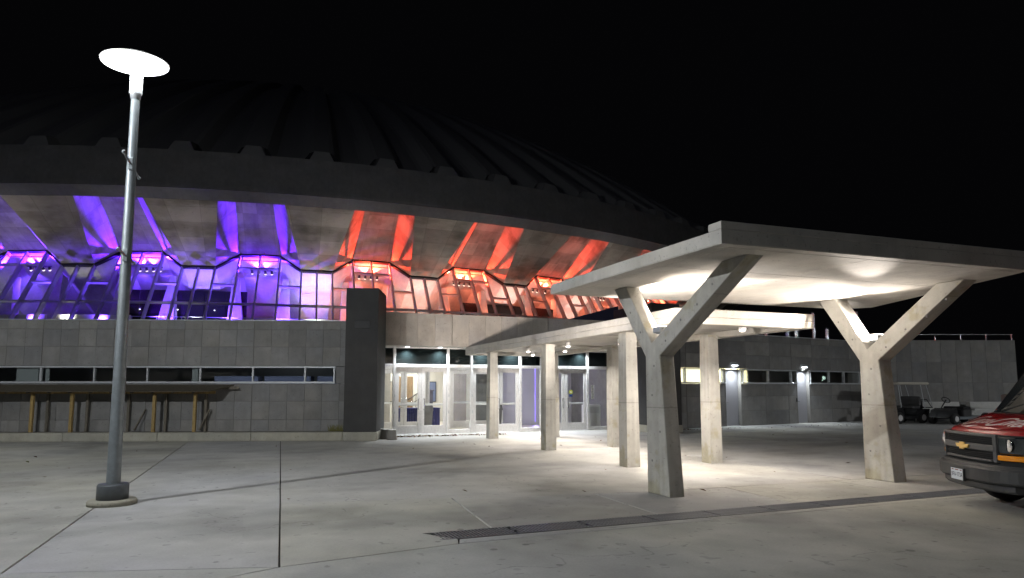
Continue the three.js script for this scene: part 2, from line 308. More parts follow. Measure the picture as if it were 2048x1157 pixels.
    cols.forEach(([s0, s1, t0, t1], c) => {
      const oo = (s, y, d) => { const R = rGlass(y) + d; return o(R, s, y + 0.6 * d); };
      wp(t, 'head_frame', bar(oo(s0, t0 + 0.02, 0.05), oo(s1, t1 + 0.02, 0.05), 0.2, 0.22, out), M.darkFrame);
      wp(t, 'mullion', bar(oo(s0, yB, 0), oo(s0, t0, 0), 0.1, 0.32, out), M.mullion);
      const side = c === 1 || c === 4, low = c === 0 || c === 5, rows = [yB, 7.1, ...(low ? [] : [side ? 8.45 : 9.75]), null];
      for (let r = 0; r + 1 < rows.length; r++) {
        const a0 = rows[r], b0 = rows[r + 1] ?? t0 - 0.08, b1 = rows[r + 1] ?? t1 - 0.08;
        wp(t, 'window_pane', quad(gl(s0 + 0.006, a0), gl(s1 - 0.006, a0), gl(s1 - 0.006, b1), gl(s0 + 0.006, b0)), M.glass);
        if (r) wp(t, 'transom', bar(oo(s0 + 0.006, a0, 0), oo(s1 - 0.006, a0, 0), 0.09, 0.2, out), M.mullion);
      }
    });
    wp(t, 'guard_rail', merge([rod(o(58.9, -0.5, 6.3), o(58.9, 0.5, 6.3), 0.025), ...[-0.4, -0.2, 0, 0.2, 0.4].map((s) => rod(o(58.9, s, 5.4), o(58.9, s, 6.3), 0.018))]), M.mullion);
  }
  wp(t, 'podium', ring([[60.95, 5.5], [60.95, 3.4]], -4, 6, 60), M.wall[0]);
  wp(t, 'podium_top', ring([[60.95, 5.5], [54, 5.45]], -4, 6, 60), M.wall[1]);
  wp(t, 'back_wall', ring([[52.3, 3], [52.3, 6.4]], -4, 6, 60), M.bowl);
  // dark booths behind the glass
  for (const [a, b, y] of [[-2.25, -1.12, 8.35], [0.98, 2.35, 8.3]]) {
    const n = 6; for (let i = 0; i < n; i++) { const s0 = a + (b - a) * i / n, s1 = a + (b - a) * (i + 1) / n; wp(t, 'booth_panel', hull([at(56.75, s0, 5.5), at(56.75, s1 - 0.004, 5.5), at(56.75, s0, y), at(56.75, s1 - 0.004, y), at(56.6, s0, 5.5), at(56.6, s1 - 0.004, 5.5), at(56.6, s0, y), at(56.6, s1 - 0.004, y)]), M.booth); }
  }
  for (const k of [-3.3, -2.62]) wp(t, 'counter_front', hull([at(59.2, k, 5.5), at(59.2, k + 0.62, 5.5), at(59.2, k, 6.35), at(59.2, k + 0.62, 6.35), at(59, k, 5.5), at(59, k + 0.62, 5.5), at(59, k, 6.35), at(59, k + 0.62, 6.35)]), M.cream);
  // coloured lamps: a bar under each head that throws light out along the recess, and a cluster of heads inside
  for (let k = -3; k <= 4; k++) {
    const c = k < 0 ? PURPLE : ORANGE, q = k < 0 ? 'violet' : 'orange', o = (R, s, y) => at(R, k + s, y);
    const b = thing('strip_light', `${q} strip light under the window head of an overhang recess`, 'strip light', o(57.9, 0, 10.4), k * PER, `${q} strip lights under the window heads`);
    part(b, 'lamp_bar', box(-1.25, 1.25, -0.04, 0.03, -0.2, -0.14), glow(c, 4));
    part(b, 'bracket', merge([box(-1.2, -1.15, -0.02, 0.3, -0.22, -0.19), box(1.15, 1.2, -0.02, 0.3, -0.22, -0.19)]), M.darkFrame);
    area(b, [0, -0.06, -0.2], [0, -1.6, -2.2], 2.4, 0.06, k < 0 ? 22 : 14, k < 0 ? VIOLET : CORAL);
    const h = thing('track_light', `cluster of ${q} spot lamps hung inside the glazing`, 'track light', o(56.6, 0, 9.92), k * PER, `${q} lamp clusters inside the glazing`);
    part(h, 'rail', merge([box(-0.85, 0.85, 0, 0.05, -0.03, 0.03), box(-0.02, 0.02, 0.04, 0.12, -0.02, 0.02)]), M.darkFrame);
    for (let i = 0; i < 4; i++) { const x = -0.66 + i * 0.44, m = part(h, 'lamp_head', cyl(0.1, 0.07, -0.22, 0, 14).rotateX(0.5).translate(x, 0, 0), M.darkFrame); part(m, 'lamp_lens', new THREE.SphereGeometry(0.085, 12, 8).translate(x, -0.21, -0.11), glow([1, 0.75, k < 0 ? 1 : 0.6], 2.2)); }
    for (const s of [-1, 1]) spot(h, [s * 0.22, 0.02, 0.12], [s * 1.6, 2.2, 4.4], k < 0 ? 1050 : 640, 0.75, c, 0.4, 2);
    spot(h, [-0.5, -0.36, -0.16], [-1.6, -4.6, -2.4], k < 0 ? 60 : 36, 1.15, k < 0 ? VIOLET : CORAL, 1, 4);
    spot(h, [0.5, -0.36, -0.16], [2.2, -4.6, -1.8], k < 0 ? 60 : 36, 1.1, k < 0 ? VIOLET : CORAL, 1, 4);
  }
  for (let k = -3; k <= 4; k++) for (const s of [-1, 1]) {
    const q = k < 0 ? 'blue' : 'orange', g = thing('leg_uplight', `${q} uplight at the foot of a buttress behind the glazing`, 'uplight', at(59.3, k + s * 0.2, 5.5), (k + s * 0.2) * PER, `${q} uplights at the buttress feet`);
    part(g, 'housing', cyl(0.1, 0.12, 0, 0.12, 14), M.darkFrame); part(g, 'lamp_lens', cyl(0.1, 0.1, 0.12, 0.13, 14), glow(k < 0 ? PURPLE : ORANGE, 4)); spot(g, [0, 0.16, 0], [0, 1.9, -1.75], k < 0 ? 26 : 16, 0.42, k < 0 ? PURPLE : ORANGE, 0.8, 2); spot(g, [0, 0.16, -0.03], [s * 1.2, 2.6, -2.6], k < 0 ? 300 : 80, 1.0, k < 0 ? VIOLET : CORAL, 1, 4);
  }
  for (let k = -4; k <= 5; k++) {  // added white lamps, kept out of sight, to light the hall ribs
    const p = at(59.6, k + 0.5, 5.5), g = thing('added_hall_fill', 'added white fill lamp hidden behind the parapet of the upper concourse', 'uplight', p, (k + 0.5) * PER, 'added white fill lamps of the upper concourse');
    part(g, 'housing', cbox(-0.2, 0.2, 0, 0.1, -0.12, 0.12, 0.01), M.darkFrame); part(g, 'lamp_lens', cbox(-0.17, 0.17, 0.1, 0.115, -0.1, 0.1, 0.004), glow(NEUTRAL, 5));
    spot(g, [0, 0.15, 0], [0, 2.6, -2.6], k === -1 ? 120 : k >= 0 ? 95 : 30, 0.75, NEUTRAL, 1, 5);
  }
  for (const k of [-3, -1.7, -0.4, 0.9, 2.2, 3.5]) {  // added lamps, unseen behind the parapets, to lift the overhang ribs
    const g = thing('added_overhang_fill', 'added hidden fill lamp on the wing roof brightening the concrete overhang', 'flood light', at(62.9, k, 3.42), k * PER, 'added hidden fill lamps on the wing roofs');
    part(g, 'housing', cbox(-0.14, 0.14, 0.01, 0.12, -0.1, 0.1, 0.012), M.darkFrame); part(g, 'lamp_lens', cbox(-0.12, 0.12, 0.12, 0.13, -0.08, 0.08, 0.003), glow(NEUTRAL, 5)); spot(g, [0, 0.16, 0], [0, 8, -1.4], 55, 0.72, NEUTRAL, 1, 4);
  }
  for (const k of [-2.05, -1.72, -1.4, -1.2, 1.3, 1.7]) {
    const p = at(56.9, k, 7.0), g = thing('booth_spot', 'small white spot lamp on the dark booth front', 'spot lamp', p, k * PER, 'small spot lamps on the dark booth fronts');
    part(g, 'lamp_housing', cyl(0.05, 0.05, 0, 0.12, 12), M.darkFrame); part(g, 'lamp_lens', new THREE.SphereGeometry(0.05, 10, 8), glow(NEUTRAL, 4)); spot(g, [0, -0.06, 0.03], [0, -1.5, -0.03], 0.9, 0.5, NEUTRAL);
  }
}

// ---------------------------------------------------------------- the wing with the ribbon window behind the lamp post
const DL = [0.94812, 0.31791], TL = -Math.asin(0.31791);
{
  // local x runs along the wall to the pier, local z out towards the forecourt; z 0 is the curb face
  const w = thing('ribbon_window_wing', 'low concrete wing with a long ribbon window above a timber shelter', 'building wing', [1.54, 0, -22.09], TL);
  const F = -1.0, J = [];
  for (let x = -1.83 - 3.33 * 4; x < 1.2; x += 0.555) J.push(x);
  J.push(1.28);
  const rows = [[0.02, 0.61], [0.61, 1.2], [1.2, 1.76], [2.32, 2.95], [2.95, 3.51], [3.51, 3.8]];
  part(w, 'wall_core', merge([box(J[0], 1.28, 0, 1.755, F - 0.3, F - 0.02), box(J[0], 1.28, 2.325, 3.79, F - 0.3, F - 0.02)]), M.backing);
  for (let i = 0; i + 1 < J.length; i++) rows.forEach(([a, b], r) => {
    const big = i % 6 === 0 ? 0.012 : 0.0025, bigR = (i + 1) % 6 === 0 ? 0.012 : 0.0025;
    part(w, 'wall_panel', ready(cbox(J[i] + big, J[i + 1] - bigR, a + 0.006, b - 0.006, F - 0.03, F + rr(-0.003, 0.003), 0.004)), pick(M.wall));
  });
  part(w, 'coping', cbox(J[0], 1.28, 3.8, 3.83, F - 0.32, F + 0.012, 0.006), M.frameGrey);
  const mx = []; for (let x = -1.83 - 1.665 * 8; x < 0.6; x += 1.665) mx.push(x); mx.push(0.77);
  part(w, 'window_head', cbox(J[0], 0.81, 2.27, 2.318, F - 0.1, F + 0.03, 0.004), M.frameGrey);
  part(w, 'window_sill', cbox(J[0], 0.81, 1.765, 1.83, F - 0.1, F + 0.07, 0.006), M.frameGrey);
  mx.forEach((x) => part(w, 'mullion', cbox(x - 0.025, x + 0.025, 1.83, 2.27, F - 0.08, F + 0.02, 0.004), M.frameGrey));
  for (let i = 0; i + 1 < mx.length; i++) part(w, 'window_pane', quad([mx[i] + 0.025, 1.83, F - 0.03], [mx[i + 1] - 0.025, 1.83, F - 0.03], [mx[i + 1] - 0.025, 2.27, F - 0.03], [mx[i] + 0.025, 2.27, F - 0.03]), M.glass);
  part(w, 'wall_end', cbox(0.81, 1.28, 1.765, 2.318, F - 0.3, F - 0.04, 0.004), M.wall[1]);
  // the dim room behind the ribbon window
  part(w, 'room_shell', merge([box(J[0], 1.2, 0.9, 3.3, F - 2.6, F - 2.5), box(J[0], 1.2, 0.85, 0.9, F - 2.5, F - 0.31), box(J[0], 1.2, 3.3, 3.35, F - 2.5, F - 0.31), box(1.2, 1.25, 0.9, 3.3, F - 2.6, F - 0.31)]), std([0.42, 0.43, 0.44]));
  for (const [a, b] of [[-9.3, -8.62], [-8.4, -8.28], [-3.8, -3.6]]) part(w, 'blind', box(a, b, 1.84, 2.26, F - 0.12, F - 0.1), std([0.2, 0.22, 0.22]));
  for (const [a, b] of [[-3.4, -1.95], [-1.75, -0.2], [0, 0.7]]) part(w, 'cabinet', cbox(a, b, 0.92, 2.02, F - 1.4, F - 0.9, 0.02), std([0.16, 0.19, 0.32]));
  area(part(w, 'room_lamp', box(-1.6, -0.2, 3.24, 3.28, F - 1.5, F - 1.3), glow(COOL, 0.8)), [-0.9, 3.2, F - 1.4], [-0.9, 0, F - 1.4], 1.3, 0.18, 0.9, COOL);
  // curb in front
  const c = structure('kerb', 'raised concrete kerb below the ribbon window wing'); c.position.copy(w.position); c.rotation.y = TL;
  for (let i = 0; i < 5; i++) part(c, 'kerb_stone', ready(cbox(-12.7 + i * 2.8 + 0.004, -9.9 + i * 2.8 - 0.004 - (i === 4 ? 0.02 : 0), 0, 0.265, -0.4, 0, 0.02)), M.curb);
  part(c, 'planting_bed', box(-12.7, 1.28, 0, 0.245, -1.3, -0.41), std([0.09, 0.085, 0.07], { roughness: 1 }));
  // dry grass tuft at the kerb end
  const bl = []; for (let i = 0; i < 160; i++) { const x = rr(0.75, 1.25), h = rr(0.08, 0.24), a = rr(-0.12, 0.12); bl.push(hullBlade(x, 0.245, -0.42 + rr(-0.25, -0.02), h, a)); }
  const tuft = thing('grass_tuft', 'dry grass tuft beside the dark pier base', 'grass', [1.54, 0, -22.09], TL); part(tuft, 'blades', merge(bl), std([0.16, 0.15, 0.05], { roughness: 1 }));
  // timber lean-to
  const s = thing('timber_shelter', 'low timber lean-to shelter with yellow posts under the ribbon window', 'shelter', [1.54, 0, -22.09], TL);
  part(s, 'roof_sheet', hull([[-11, 1.5, 0.06], [-2.8, 1.5, 0.06], [-11, 1.52, 0.06], [-2.8, 1.52, 0.06], [-11, 1.7, -0.95], [-2.4, 1.7, -0.95], [-11, 1.725, -0.95], [-2.4, 1.725, -0.95]]), M.plywood);
  part(s, 'front_beam', cbox(-11, -2.75, 1.44, 1.53, -0.39, -0.35, 0.003), M.wood);
  part(s, 'rear_beam', cbox(-11, -2.2, 1.58, 1.67, -0.86, -0.82, 0.003), M.oldWood);
  for (const x of [-10.7, -9.5, -8.27, -7.08, -5.83, -4.59, -3.35]) part(s, 'post', cbox(x - 0.045, x + 0.045, 0.245, 1.44, -0.395, -0.305, 0.004), M.wood);
  for (const x of [-10, -8.1, -6.88, -5.61, -4.45, -3.21]) part(s, 'rear_post', cbox(x - 0.04, x + 0.04, 0.245, 1.58, -0.88, -0.8, 0.004), M.oldWood);
  for (let x = -10.8; x < -2.8; x += 0.62) part(s, 'rafter', bar([x, 1.49, -0.12], [x, 1.66, -0.92], 0.04, 0.075, [0, 1, 0]), M.oldWood);
  for (const x of [-5.3, -3.3]) part(s, 'brace', bar([x, 0.3, -0.62], [x + 0.22, 0.95, -0.84], 0.04, 0.06, [0, 0, 1]), M.oldWood);
  // pier that closes the wing
  const p = thing('entrance_pier', 'tall dark pier between the ribbon window wing and the doors', 'pier', [1.54, 0, -22.09], TL);
  part(p, 'shaft', cbox(1.3, 2.31, 0.27, 4.75, -1.7, 0, 0.015), M.pier); part(p, 'plinth', cbox(1.285, 2.325, 0, 0.27, -1.72, 0.015, 0.015), M.curb);
  part(p, 'plaque', cbox(1.58, 2.06, 3.47, 3.72, 0.001, 0.03, 0.005), M.black);
}
function hullBlade(x, y, z, h, a) { return quad([x - 0.006, y, z], [x + 0.006, y, z], [x + 0.002 + a, y + h, z + a * 0.4], [x - 0.002 + a, y + h, z + a * 0.4]); }

// ---------------------------------------------------------------- entrance pavilion with the doors
{
  const w = thing('entrance_lobby', 'bright glazed lobby front with white framed doors under a concrete fascia', 'entrance', [8.6, 0, -24]);
  const Z = -24;
  const doorXs = [[4.83, 6.69], [7.68, 9.51], [10.47, 12.35]], lights = [[4.15, 4.73], [6.79, 7.58], [9.61, 10.37], [12.45, 13.3]];
  for (const x of [4.1, 4.78, 6.74, 7.63, 9.56, 10.42, 12.4, 13.35]) wp(w, 'mullion', cbox(x - 0.047, x + 0.047, 0, 3.1, Z - 0.07, Z + 0.07, 0.006), M.alu);
  const spans = [...doorXs.map((d) => [...d, 1]), ...lights.map((d) => [...d, 0])].sort((a, b) => a[0] - b[0]);
  for (const [a, b, d] of spans) {
    wp(w, 'transom_bar', cbox(a, b, 2.36, 2.47, Z - 0.065, Z + 0.065, 0.006), M.alu);
    wp(w, 'head_bar', cbox(a, b, 3.03, 3.1, Z - 0.065, Z + 0.065, 0.006), M.alu);
    wp(w, 'transom_pane', box(a, b, 2.472, 3.028, Z - 0.02, Z - 0.005), M.spandrel, 'dark teal glass above the doors');
    if (d) wp(w, 'threshold', cbox(a, b, 0.001, 0.022, Z - 0.08, Z + 0.09, 0.006), M.alu);
    else { wp(w, 'bottom_rail', cbox(a, b, 0.001, 0.14, Z - 0.065, Z + 0.06, 0.006), M.alu); wp(w, 'window_pane', quad([a, 0.14, Z], [b, 0.14, Z], [b, 2.36, Z], [a, 2.36, Z]), M.glass); }
  }
  const leaf = (x0, x1, hinge, zc, out) => {   // hinge -1: hung on its low-x side
    const m = wp(w, 'door', merge([cbox(x0, x0 + 0.12, 0.025, 2.35, zc - 0.024, zc + 0.024, 0.005), cbox(x1 - 0.12, x1, 0.025, 2.35, zc - 0.024, zc + 0.024, 0.005), cbox(x0 + 0.12, x1 - 0.12, 2.2, 2.35, zc - 0.022, zc + 0.022, 0.005), cbox(x0 + 0.12, x1 - 0.12, 0.025, 0.3, zc - 0.022, zc + 0.022, 0.005)]), M.alu);
    const sub = (n, g, mat, l) => part(m, n, g.translate(-8.6, 0, 24), mat, l);
    sub('door_glass', quad([x0 + 0.12, 0.3, zc], [x1 - 0.12, 0.3, zc], [x1 - 0.12, 2.2, zc], [x0 + 0.12, 2.2, zc]), M.glass);
    const hx = hinge < 0 ? x1 - 0.07 : x0 + 0.07, s = hinge < 0 ? -1 : 1, pts = [[hx, 0.86, zc + 0.024], [hx + s * 0.0, 0.86, zc + 0.09], [hx + s * 0.04, 0.88, zc + 0.1], [hx + s * 0.04, 1.22, zc + 0.1], [hx, 1.24, zc + 0.09], [hx, 1.24, zc + 0.024]].map((p) => V3(...p));
    sub('pull_handle', new THREE.TubeGeometry(new THREE.CatmullRomCurve3(pts, false, 'catmullrom', 0.15), 28, 0.014, 8), M.chrome);
    sub('push_bar', cbox(x0 + 0.1, x1 - 0.1, 1.0, 1.07, zc - 0.11, zc - 0.06, 0.01), M.alu);
    return [m, sub];
  };
  doorXs.forEach(([a, b], i) => {
    const c = (a + b) / 2, [, s1] = leaf(a + 0.006, c - 0.003, -1, Z, 1), [, s2] = leaf(c + 0.003, b - 0.006, 1, Z, 1);
    if (i === 2) {
      for (const [s, x] of [[s1, 10.78], [s2, 11.68]]) {
        s('sticker', new THREE.CircleGeometry(0.085, 24).translate(x, 1.47, Z + 0.004), std([0.42, 0.45, 0.05]), 'round olive and blue door sticker');
        s('sticker_base', box(x - 0.07, x + 0.07, 1.29, 1.42, Z + 0.001, Z + 0.003), std([0.02, 0.05, 0.2]));
        s('sticker_mark', new THREE.CircleGeometry(0.05, 3, Math.PI / 6).rotateZ(Math.PI / 3).translate(x, 1.47, Z + 0.006), std([0.75, 0.75, 0.5]));
      }
    }
  });
  // door number style hinges: small dark dots on the stiles
  for (const x of [4.78, 6.74, 7.63, 9.56, 10.42, 12.4]) for (const y of [0.72, 1.3]) wp(w, 'hinge', cyl(0.014, 0.014, 0, 0.09, 10).translate(x + 0.03, y, Z + 0.078), M.frameGrey);
  // fascia panels and soffit
  for (let i = -4; i < 12; i++) { const x0 = 6.61 + i * 0.615, x1 = x0 + 0.615, strong = ((i % 6) + 6) % 6; if (x0 < 3.95) { if (x1 > 4.2) wp(w, 'fascia_panel', ready(cbox(4.0, x1 - 0.003, 3.07, 4.2, -23.15, -23.03, 0.005)), M.fascia[1]); continue; } wp(w, 'fascia_panel', ready(cbox(x0 + (strong === 0 ? 0.009 : 0.002), x1 - (strong === 5 ? 0.009 : 0.002), 3.07, 4.2, -23.15, -23.03, 0.005)), pick(M.fascia)); }
  wp(w, 'fascia_core', box(4.0, 13.95, 3.09, 4.19, -23.35, -23.17), M.backing);
  wp(w, 'soffit_board', cbox(4.2, 13.65, 3.105, 3.14, -24.1, -23.36, 0.004), M.canopy);
  wp(w, 'soffit_edge', cbox(4.0, 13.95, 3.06, 3.088, -23.36, -23.04, 0.004), M.canopy);
  // right-hand pier and lobby shell
  wp(w, 'roof_deck', slabXZ([[-10.5, -27.5], [2.4, -23.3], [4.0, -23.36], [13.95, -23.36], [16.3, -23.9], [30, -26.6], [36, -26], [36, -47], [-12, -47]], 3.3, 3.42), M.roof);
  wp(w, 'lobby_floor', box(3.6, 13.7, -0.02, 0.012, -33, -24.09), M.lobbyFloor);
  wp(w, 'lobby_ceiling', box(3.6, 13.7, 3.1, 3.2, -33, -24.1), M.white);
  wp(w, 'lobby_back_wall', box(3.4, 13.9, 0, 3.2, -33.2, -33), M.cream);
  wp(w, 'lobby_side_wall', box(3.5, 3.6, 0, 3.2, -33, -24.1), M.cream); wp(w, 'lobby_side_wall', box(13.7, 13.8, 0, 3.2, -33, -24.1), M.wall[3]);
  wp(w, 'lobby_band', box(3.6, 13.7, 2.55, 3.1, -32.99, -32.9), std([0.5, 0.3, 0.24]));
  for (const [a, b] of [[5.4, 6.0], [8.9, 9.6]]) wp(w, 'lobby_column', cbox(a, b, 0.012, 3.1, -31.5, -30.9, 0.02), conc([0.24, 0.22, 0.19]));
  for (const [a, b] of [[6.6, 7.5], [4.2, 5.1]]) { const m = wp(w, 'lobby_door', cbox(a, b, 0.012, 2.2, -32.99, -32.93, 0.008), std([0.3, 0.2, 0.11], { map: woodMap })); part(m, 'door_knob', new THREE.SphereGeometry(0.035, 12, 8).translate(b - 0.08 - 8.6, 1.0, -32.9 + 24), M.chrome); }
  for (const [x, c] of [[5.15, [0.12, 0.1, 0.08]], [6.15, [0.3, 0.26, 0.2]], [8.05, [0.16, 0.2, 0.3]]]) { const f = wp(w, 'poster_frame', cbox(x, x + 0.62, 0.95, 1.95, -32.98, -32.94, 0.006), M.darkFrame); part(f, 'poster', box(x + 0.04 - 8.6, x + 0.58 - 8.6, 0.99, 1.91, -8.939, -8.935), std(c)); }
  wp(w, 'display_stand', merge([cbox(7.35, 7.75, 0.012, 1.5, -30.2, -30.0, 0.01), cbox(7.3, 7.8, 1.5, 1.56, -30.3, -29.95, 0.01)]), std([0.09, 0.09, 0.1]));
  wp(w, 'concrete_return', cbox(9.0, 9.9, 0.012, 3.1, -28.0, -27.6, 0.01), M.wall[2]);
  wp(w, 'inner_wall', box(9.9, 10.05, 0.012, 3.1, -33, -27.2), M.white);
  wp(w, 'grey_wall', box(10.06, 13.7, 0.012, 3.1, -28.2, -28.1), std([0.55, 0.55, 0.58]));
  // inner row of doors
  const Zi = -26.9;
  for (const x of [4.1, 4.78, 6.74, 7.63, 9.56]) wp(w, 'inner_mullion', cbox(x - 0.05, x + 0.05, 0.012, 3.1, Zi - 0.07, Zi + 0.07, 0.006), M.alu);
  for (const [a, b] of [[4.15, 4.73], [4.83, 6.69], [6.79, 7.58], [7.68, 9.51]]) { wp(w, 'inner_head', cbox(a, b, 2.36, 2.5, Zi - 0.06, Zi + 0.06, 0.006), M.alu); wp(w, 'inner_pane', quad([a, 2.5, Zi], [b, 2.5, Zi], [b, 3.1, Zi], [a, 3.1, Zi]), M.glass); }
  for (const [a, b] of [[4.83, 6.69], [7.68, 9.51]]) { const c = (a + b) / 2; leaf(a + 0.006, c - 0.003, -1, Zi); leaf(c + 0.003, b - 0.006, 1, Zi); }
  // ramp parapet standing on the roof
  wp(w, 'ramp_parapet', hull([[12.2, 3.4, -26], [15.0, 3.4, -26], [12.2, 4.42, -26], [15.0, 5.2, -26], [12.2, 3.4, -26.3], [15.0, 3.4, -26.3], [12.2, 4.42, -26.3], [15.0, 5.2, -26.3]]), std([0.03, 0.03, 0.07]));
  const rp = thing('entrance_pier', 'dark pier at the far jamb of the doors behind the forked column', 'pier', [14.3, 0, -22.4]);
  wp(rp, 'shaft', cbox(13.72, 14.95, 0.27, 4.75, -24.2, -21.4, 0.015), M.pier); wp(rp, 'plinth', cbox(13.7, 14.97, 0, 0.27, -24.2, -21.385, 0.015), M.curb);
  // lights of the lobby
  for (const [x, z, L, I] of [[5.6, -25.4, 1.2, 60], [8.6, -25.4, 1.2, 60], [11.4, -25.6, 1.2, 60], [5.2, -29.5, 1.6, 110], [8.2, -29.5, 1.6, 110], [7, -32, 1.6, 110]]) {
    const l = thing('ceiling_light', 'white linear ceiling light inside the lobby', 'ceiling light', [x, 3.1, z], 0, 'linear ceiling lights in the lobby');
    part(l, 'lamp_panel', cbox(-L / 2, L / 2, -0.05, 0, -0.1, 0.1, 0.01), glow(NEUTRAL, 2.2)); area(l, [0, -0.06, 0], [0, -2, 0], L - 0.05, 0.17, I, NEUTRAL);
  }
  const v = thing('added_violet_tube', 'added violet tube tinting the grey wall inside the lobby', 'tube light', [11.9, 0.1, -28.05]);  // added source for the violet tint on this wall
  part(v, 'lamp_tube', cyl(0.02, 0.02, 0.05, 2.6, 10), glow([0.35, 0.25, 1], 1.6)); area(v, [0, 1.3, 0.04], [-0.6, 1.3, 2], 0.1, 2.4, 40, [0.35, 0.28, 1]);
  const vw = thing('added_violet_wash', 'added violet strip in the lobby ceiling tinting the white partition', 'ceiling light', [9.3, 3.1, -28.6]);  // added strip that throws violet onto the partition
  part(vw, 'lamp_panel', cbox(-0.06, 0.06, -0.05, 0, -0.9, 0.9, 0.01), glow([0.4, 0.32, 1], 2)); area(vw, [0, -0.06, 0], [0.6, -1.6, 0], 0.1, 1.7, 160, [0.45, 0.42, 1]);
  // downlights under the fascia
  for (const x of [5.21, 6.4, 8.0, 9.2, 10.9, 12.09]) {
    const l = thing('soffit_downlight', 'small downlight in the soffit close above the doors', 'downlight', [x, 3.1, -23.82], 0, 'downlights above the doors');
    part(l, 'trim', cyl(0.085, 0.085, -0.02, 0.005, 20), M.alu); part(l, 'lamp_lens', cyl(0.065, 0.065, -0.032, -0.021, 20), glow(COOL, 8)); spot(l, [0, -0.045, 0], [0, -2, 0.12], 25, 1.2, COOL, 1, 2);
  }
}
// things in and by the lobby
{
  const t = thing('skirted_table', 'table with a dark blue cloth skirt inside the lobby', 'table', [6.9, 0.012, -29.2]);
  const sk = []; for (let i = 0; i < 24; i++) { const x = -0.9 + i * 0.075; sk.push(cyl(0.042, 0.04, 0, 0.74, 8).translate(x, 0, 0.35)); }
  part(t, 'cloth_skirt', merge([...sk, box(-0.9, 0.86, 0, 0.74, -0.35, 0.35)]), M.navy); part(t, 'table_top', cbox(-0.93, 0.89, 0.74, 0.765, -0.38, 0.4, 0.006), M.navy);
  const bx = thing('paper_box', 'small white paper box on the blue skirted table', 'box', [7.15, 0.777, -29.1]); part(bx, 'carton', cbox(-0.15, 0.15, 0, 0.1, -0.1, 0.1, 0.004), M.white); part(bx, 'lid', cbox(-0.16, 0.16, 0.1, 0.125, -0.11, 0.11, 0.004), M.white);
  for (const [x, z, l] of [[6.35, -25.6, 'grey waste bin behind the door pair beside the dark pier'], [9.15, -25.6, 'grey waste bin behind the middle door pair']]) {
    const b = thing('waste_bin', l, 'waste bin', [x, 0.012, z]); part(b, 'bin_body', new THREE.CylinderGeometry(0.3, 0.24, 0.75, 4, 1).rotateY(Math.PI / 4).translate(0, 0.375, 0), std([0.2, 0.2, 0.2])); part(b, 'lid', new THREE.CylinderGeometry(0.29, 0.33, 0.22, 4, 1).rotateY(Math.PI / 4).translate(0, 0.86, 0), std([0.17, 0.17, 0.17]));
  }
  const h = thing('heater_cabinet', 'white louvred heater cabinet inside the end sidelight', 'heater', [12.95, 0.012, -24.65]);
  part(h, 'casing', cbox(-0.42, 0.3, 0, 0.95, -0.14, 0.14, 0.015), M.white); for (let i = 0; i < 6; i++) part(h, 'louvre', cbox(-0.36, 0.24, 0.62 + i * 0.04, 0.64 + i * 0.04, 0.14, 0.155, 0.003), std([0.5, 0.5, 0.5]));
  const st = thing('stair_rail', 'dark stair handrail rising inside the lobby', 'handrail', [7.3, 0.012, -31.6]);
  part(st, 'rail', merge([rod([-0.6, 0.9, 0], [0.7, 1.75, 0], 0.025), rod([-0.6, 0.6, 0], [0.7, 1.45, 0], 0.015)]), M.darkFrame); for (const x of [-0.5, 0.05, 0.6]) part(st, 'baluster', rod([x, 0, 0], [x, 0.96 + (x + 0.5) * 0.65, 0], 0.018), M.darkFrame);
  const n = thing('notice_sheet', 'tall white notice sheet with rows of symbols on the end sidelight', 'notice', [12.62, 1.2, -23.985]);
  part(n, 'sheet', box(-0.07, 0.07, 0, 0.55, 0, 0.004), M.white); for (let i = 0; i < 5; i++) { part(n, 'printed_ring', new THREE.TorusGeometry(0.024, 0.005, 6, 20).translate(-0.02 + (i % 2) * 0.03, 0.06 + i * 0.105, 0.006), M.black); part(n, 'printed_bar', box(-0.035, 0.04, 0.1 + i * 0.105, 0.106 + i * 0.105, 0.004, 0.007), M.black); }
  for (const [x, z, l] of [[4.0, -22.3, 'grey tapered weight canister tucked against the dark pier'], [4.16, -22.05, 'middle one of three grey tapered weight canisters by the pier'], [4.3, -21.75, 'front one of three grey tapered weight canisters by the pier'], [13.0, -23.2, 'lone grey tapered weight canister at the far jamb of the doors']]) {
    const c = thing('weight_canister', l, 'canister', [x, 0, z], 0, 'grey tapered canisters by the doors');
    part(c, 'canister_body', new THREE.LatheGeometry([[0, 0], [0.165, 0], [0.165, 0.03], [0.125, 0.29], [0.118, 0.3]].map((p) => new THREE.Vector2(...p)), 24), std([0.2, 0.19, 0.175])); part(c, 'canister_top', cyl(0.118, 0.11, 0.3, 0.315, 24), M.white);
  }
}

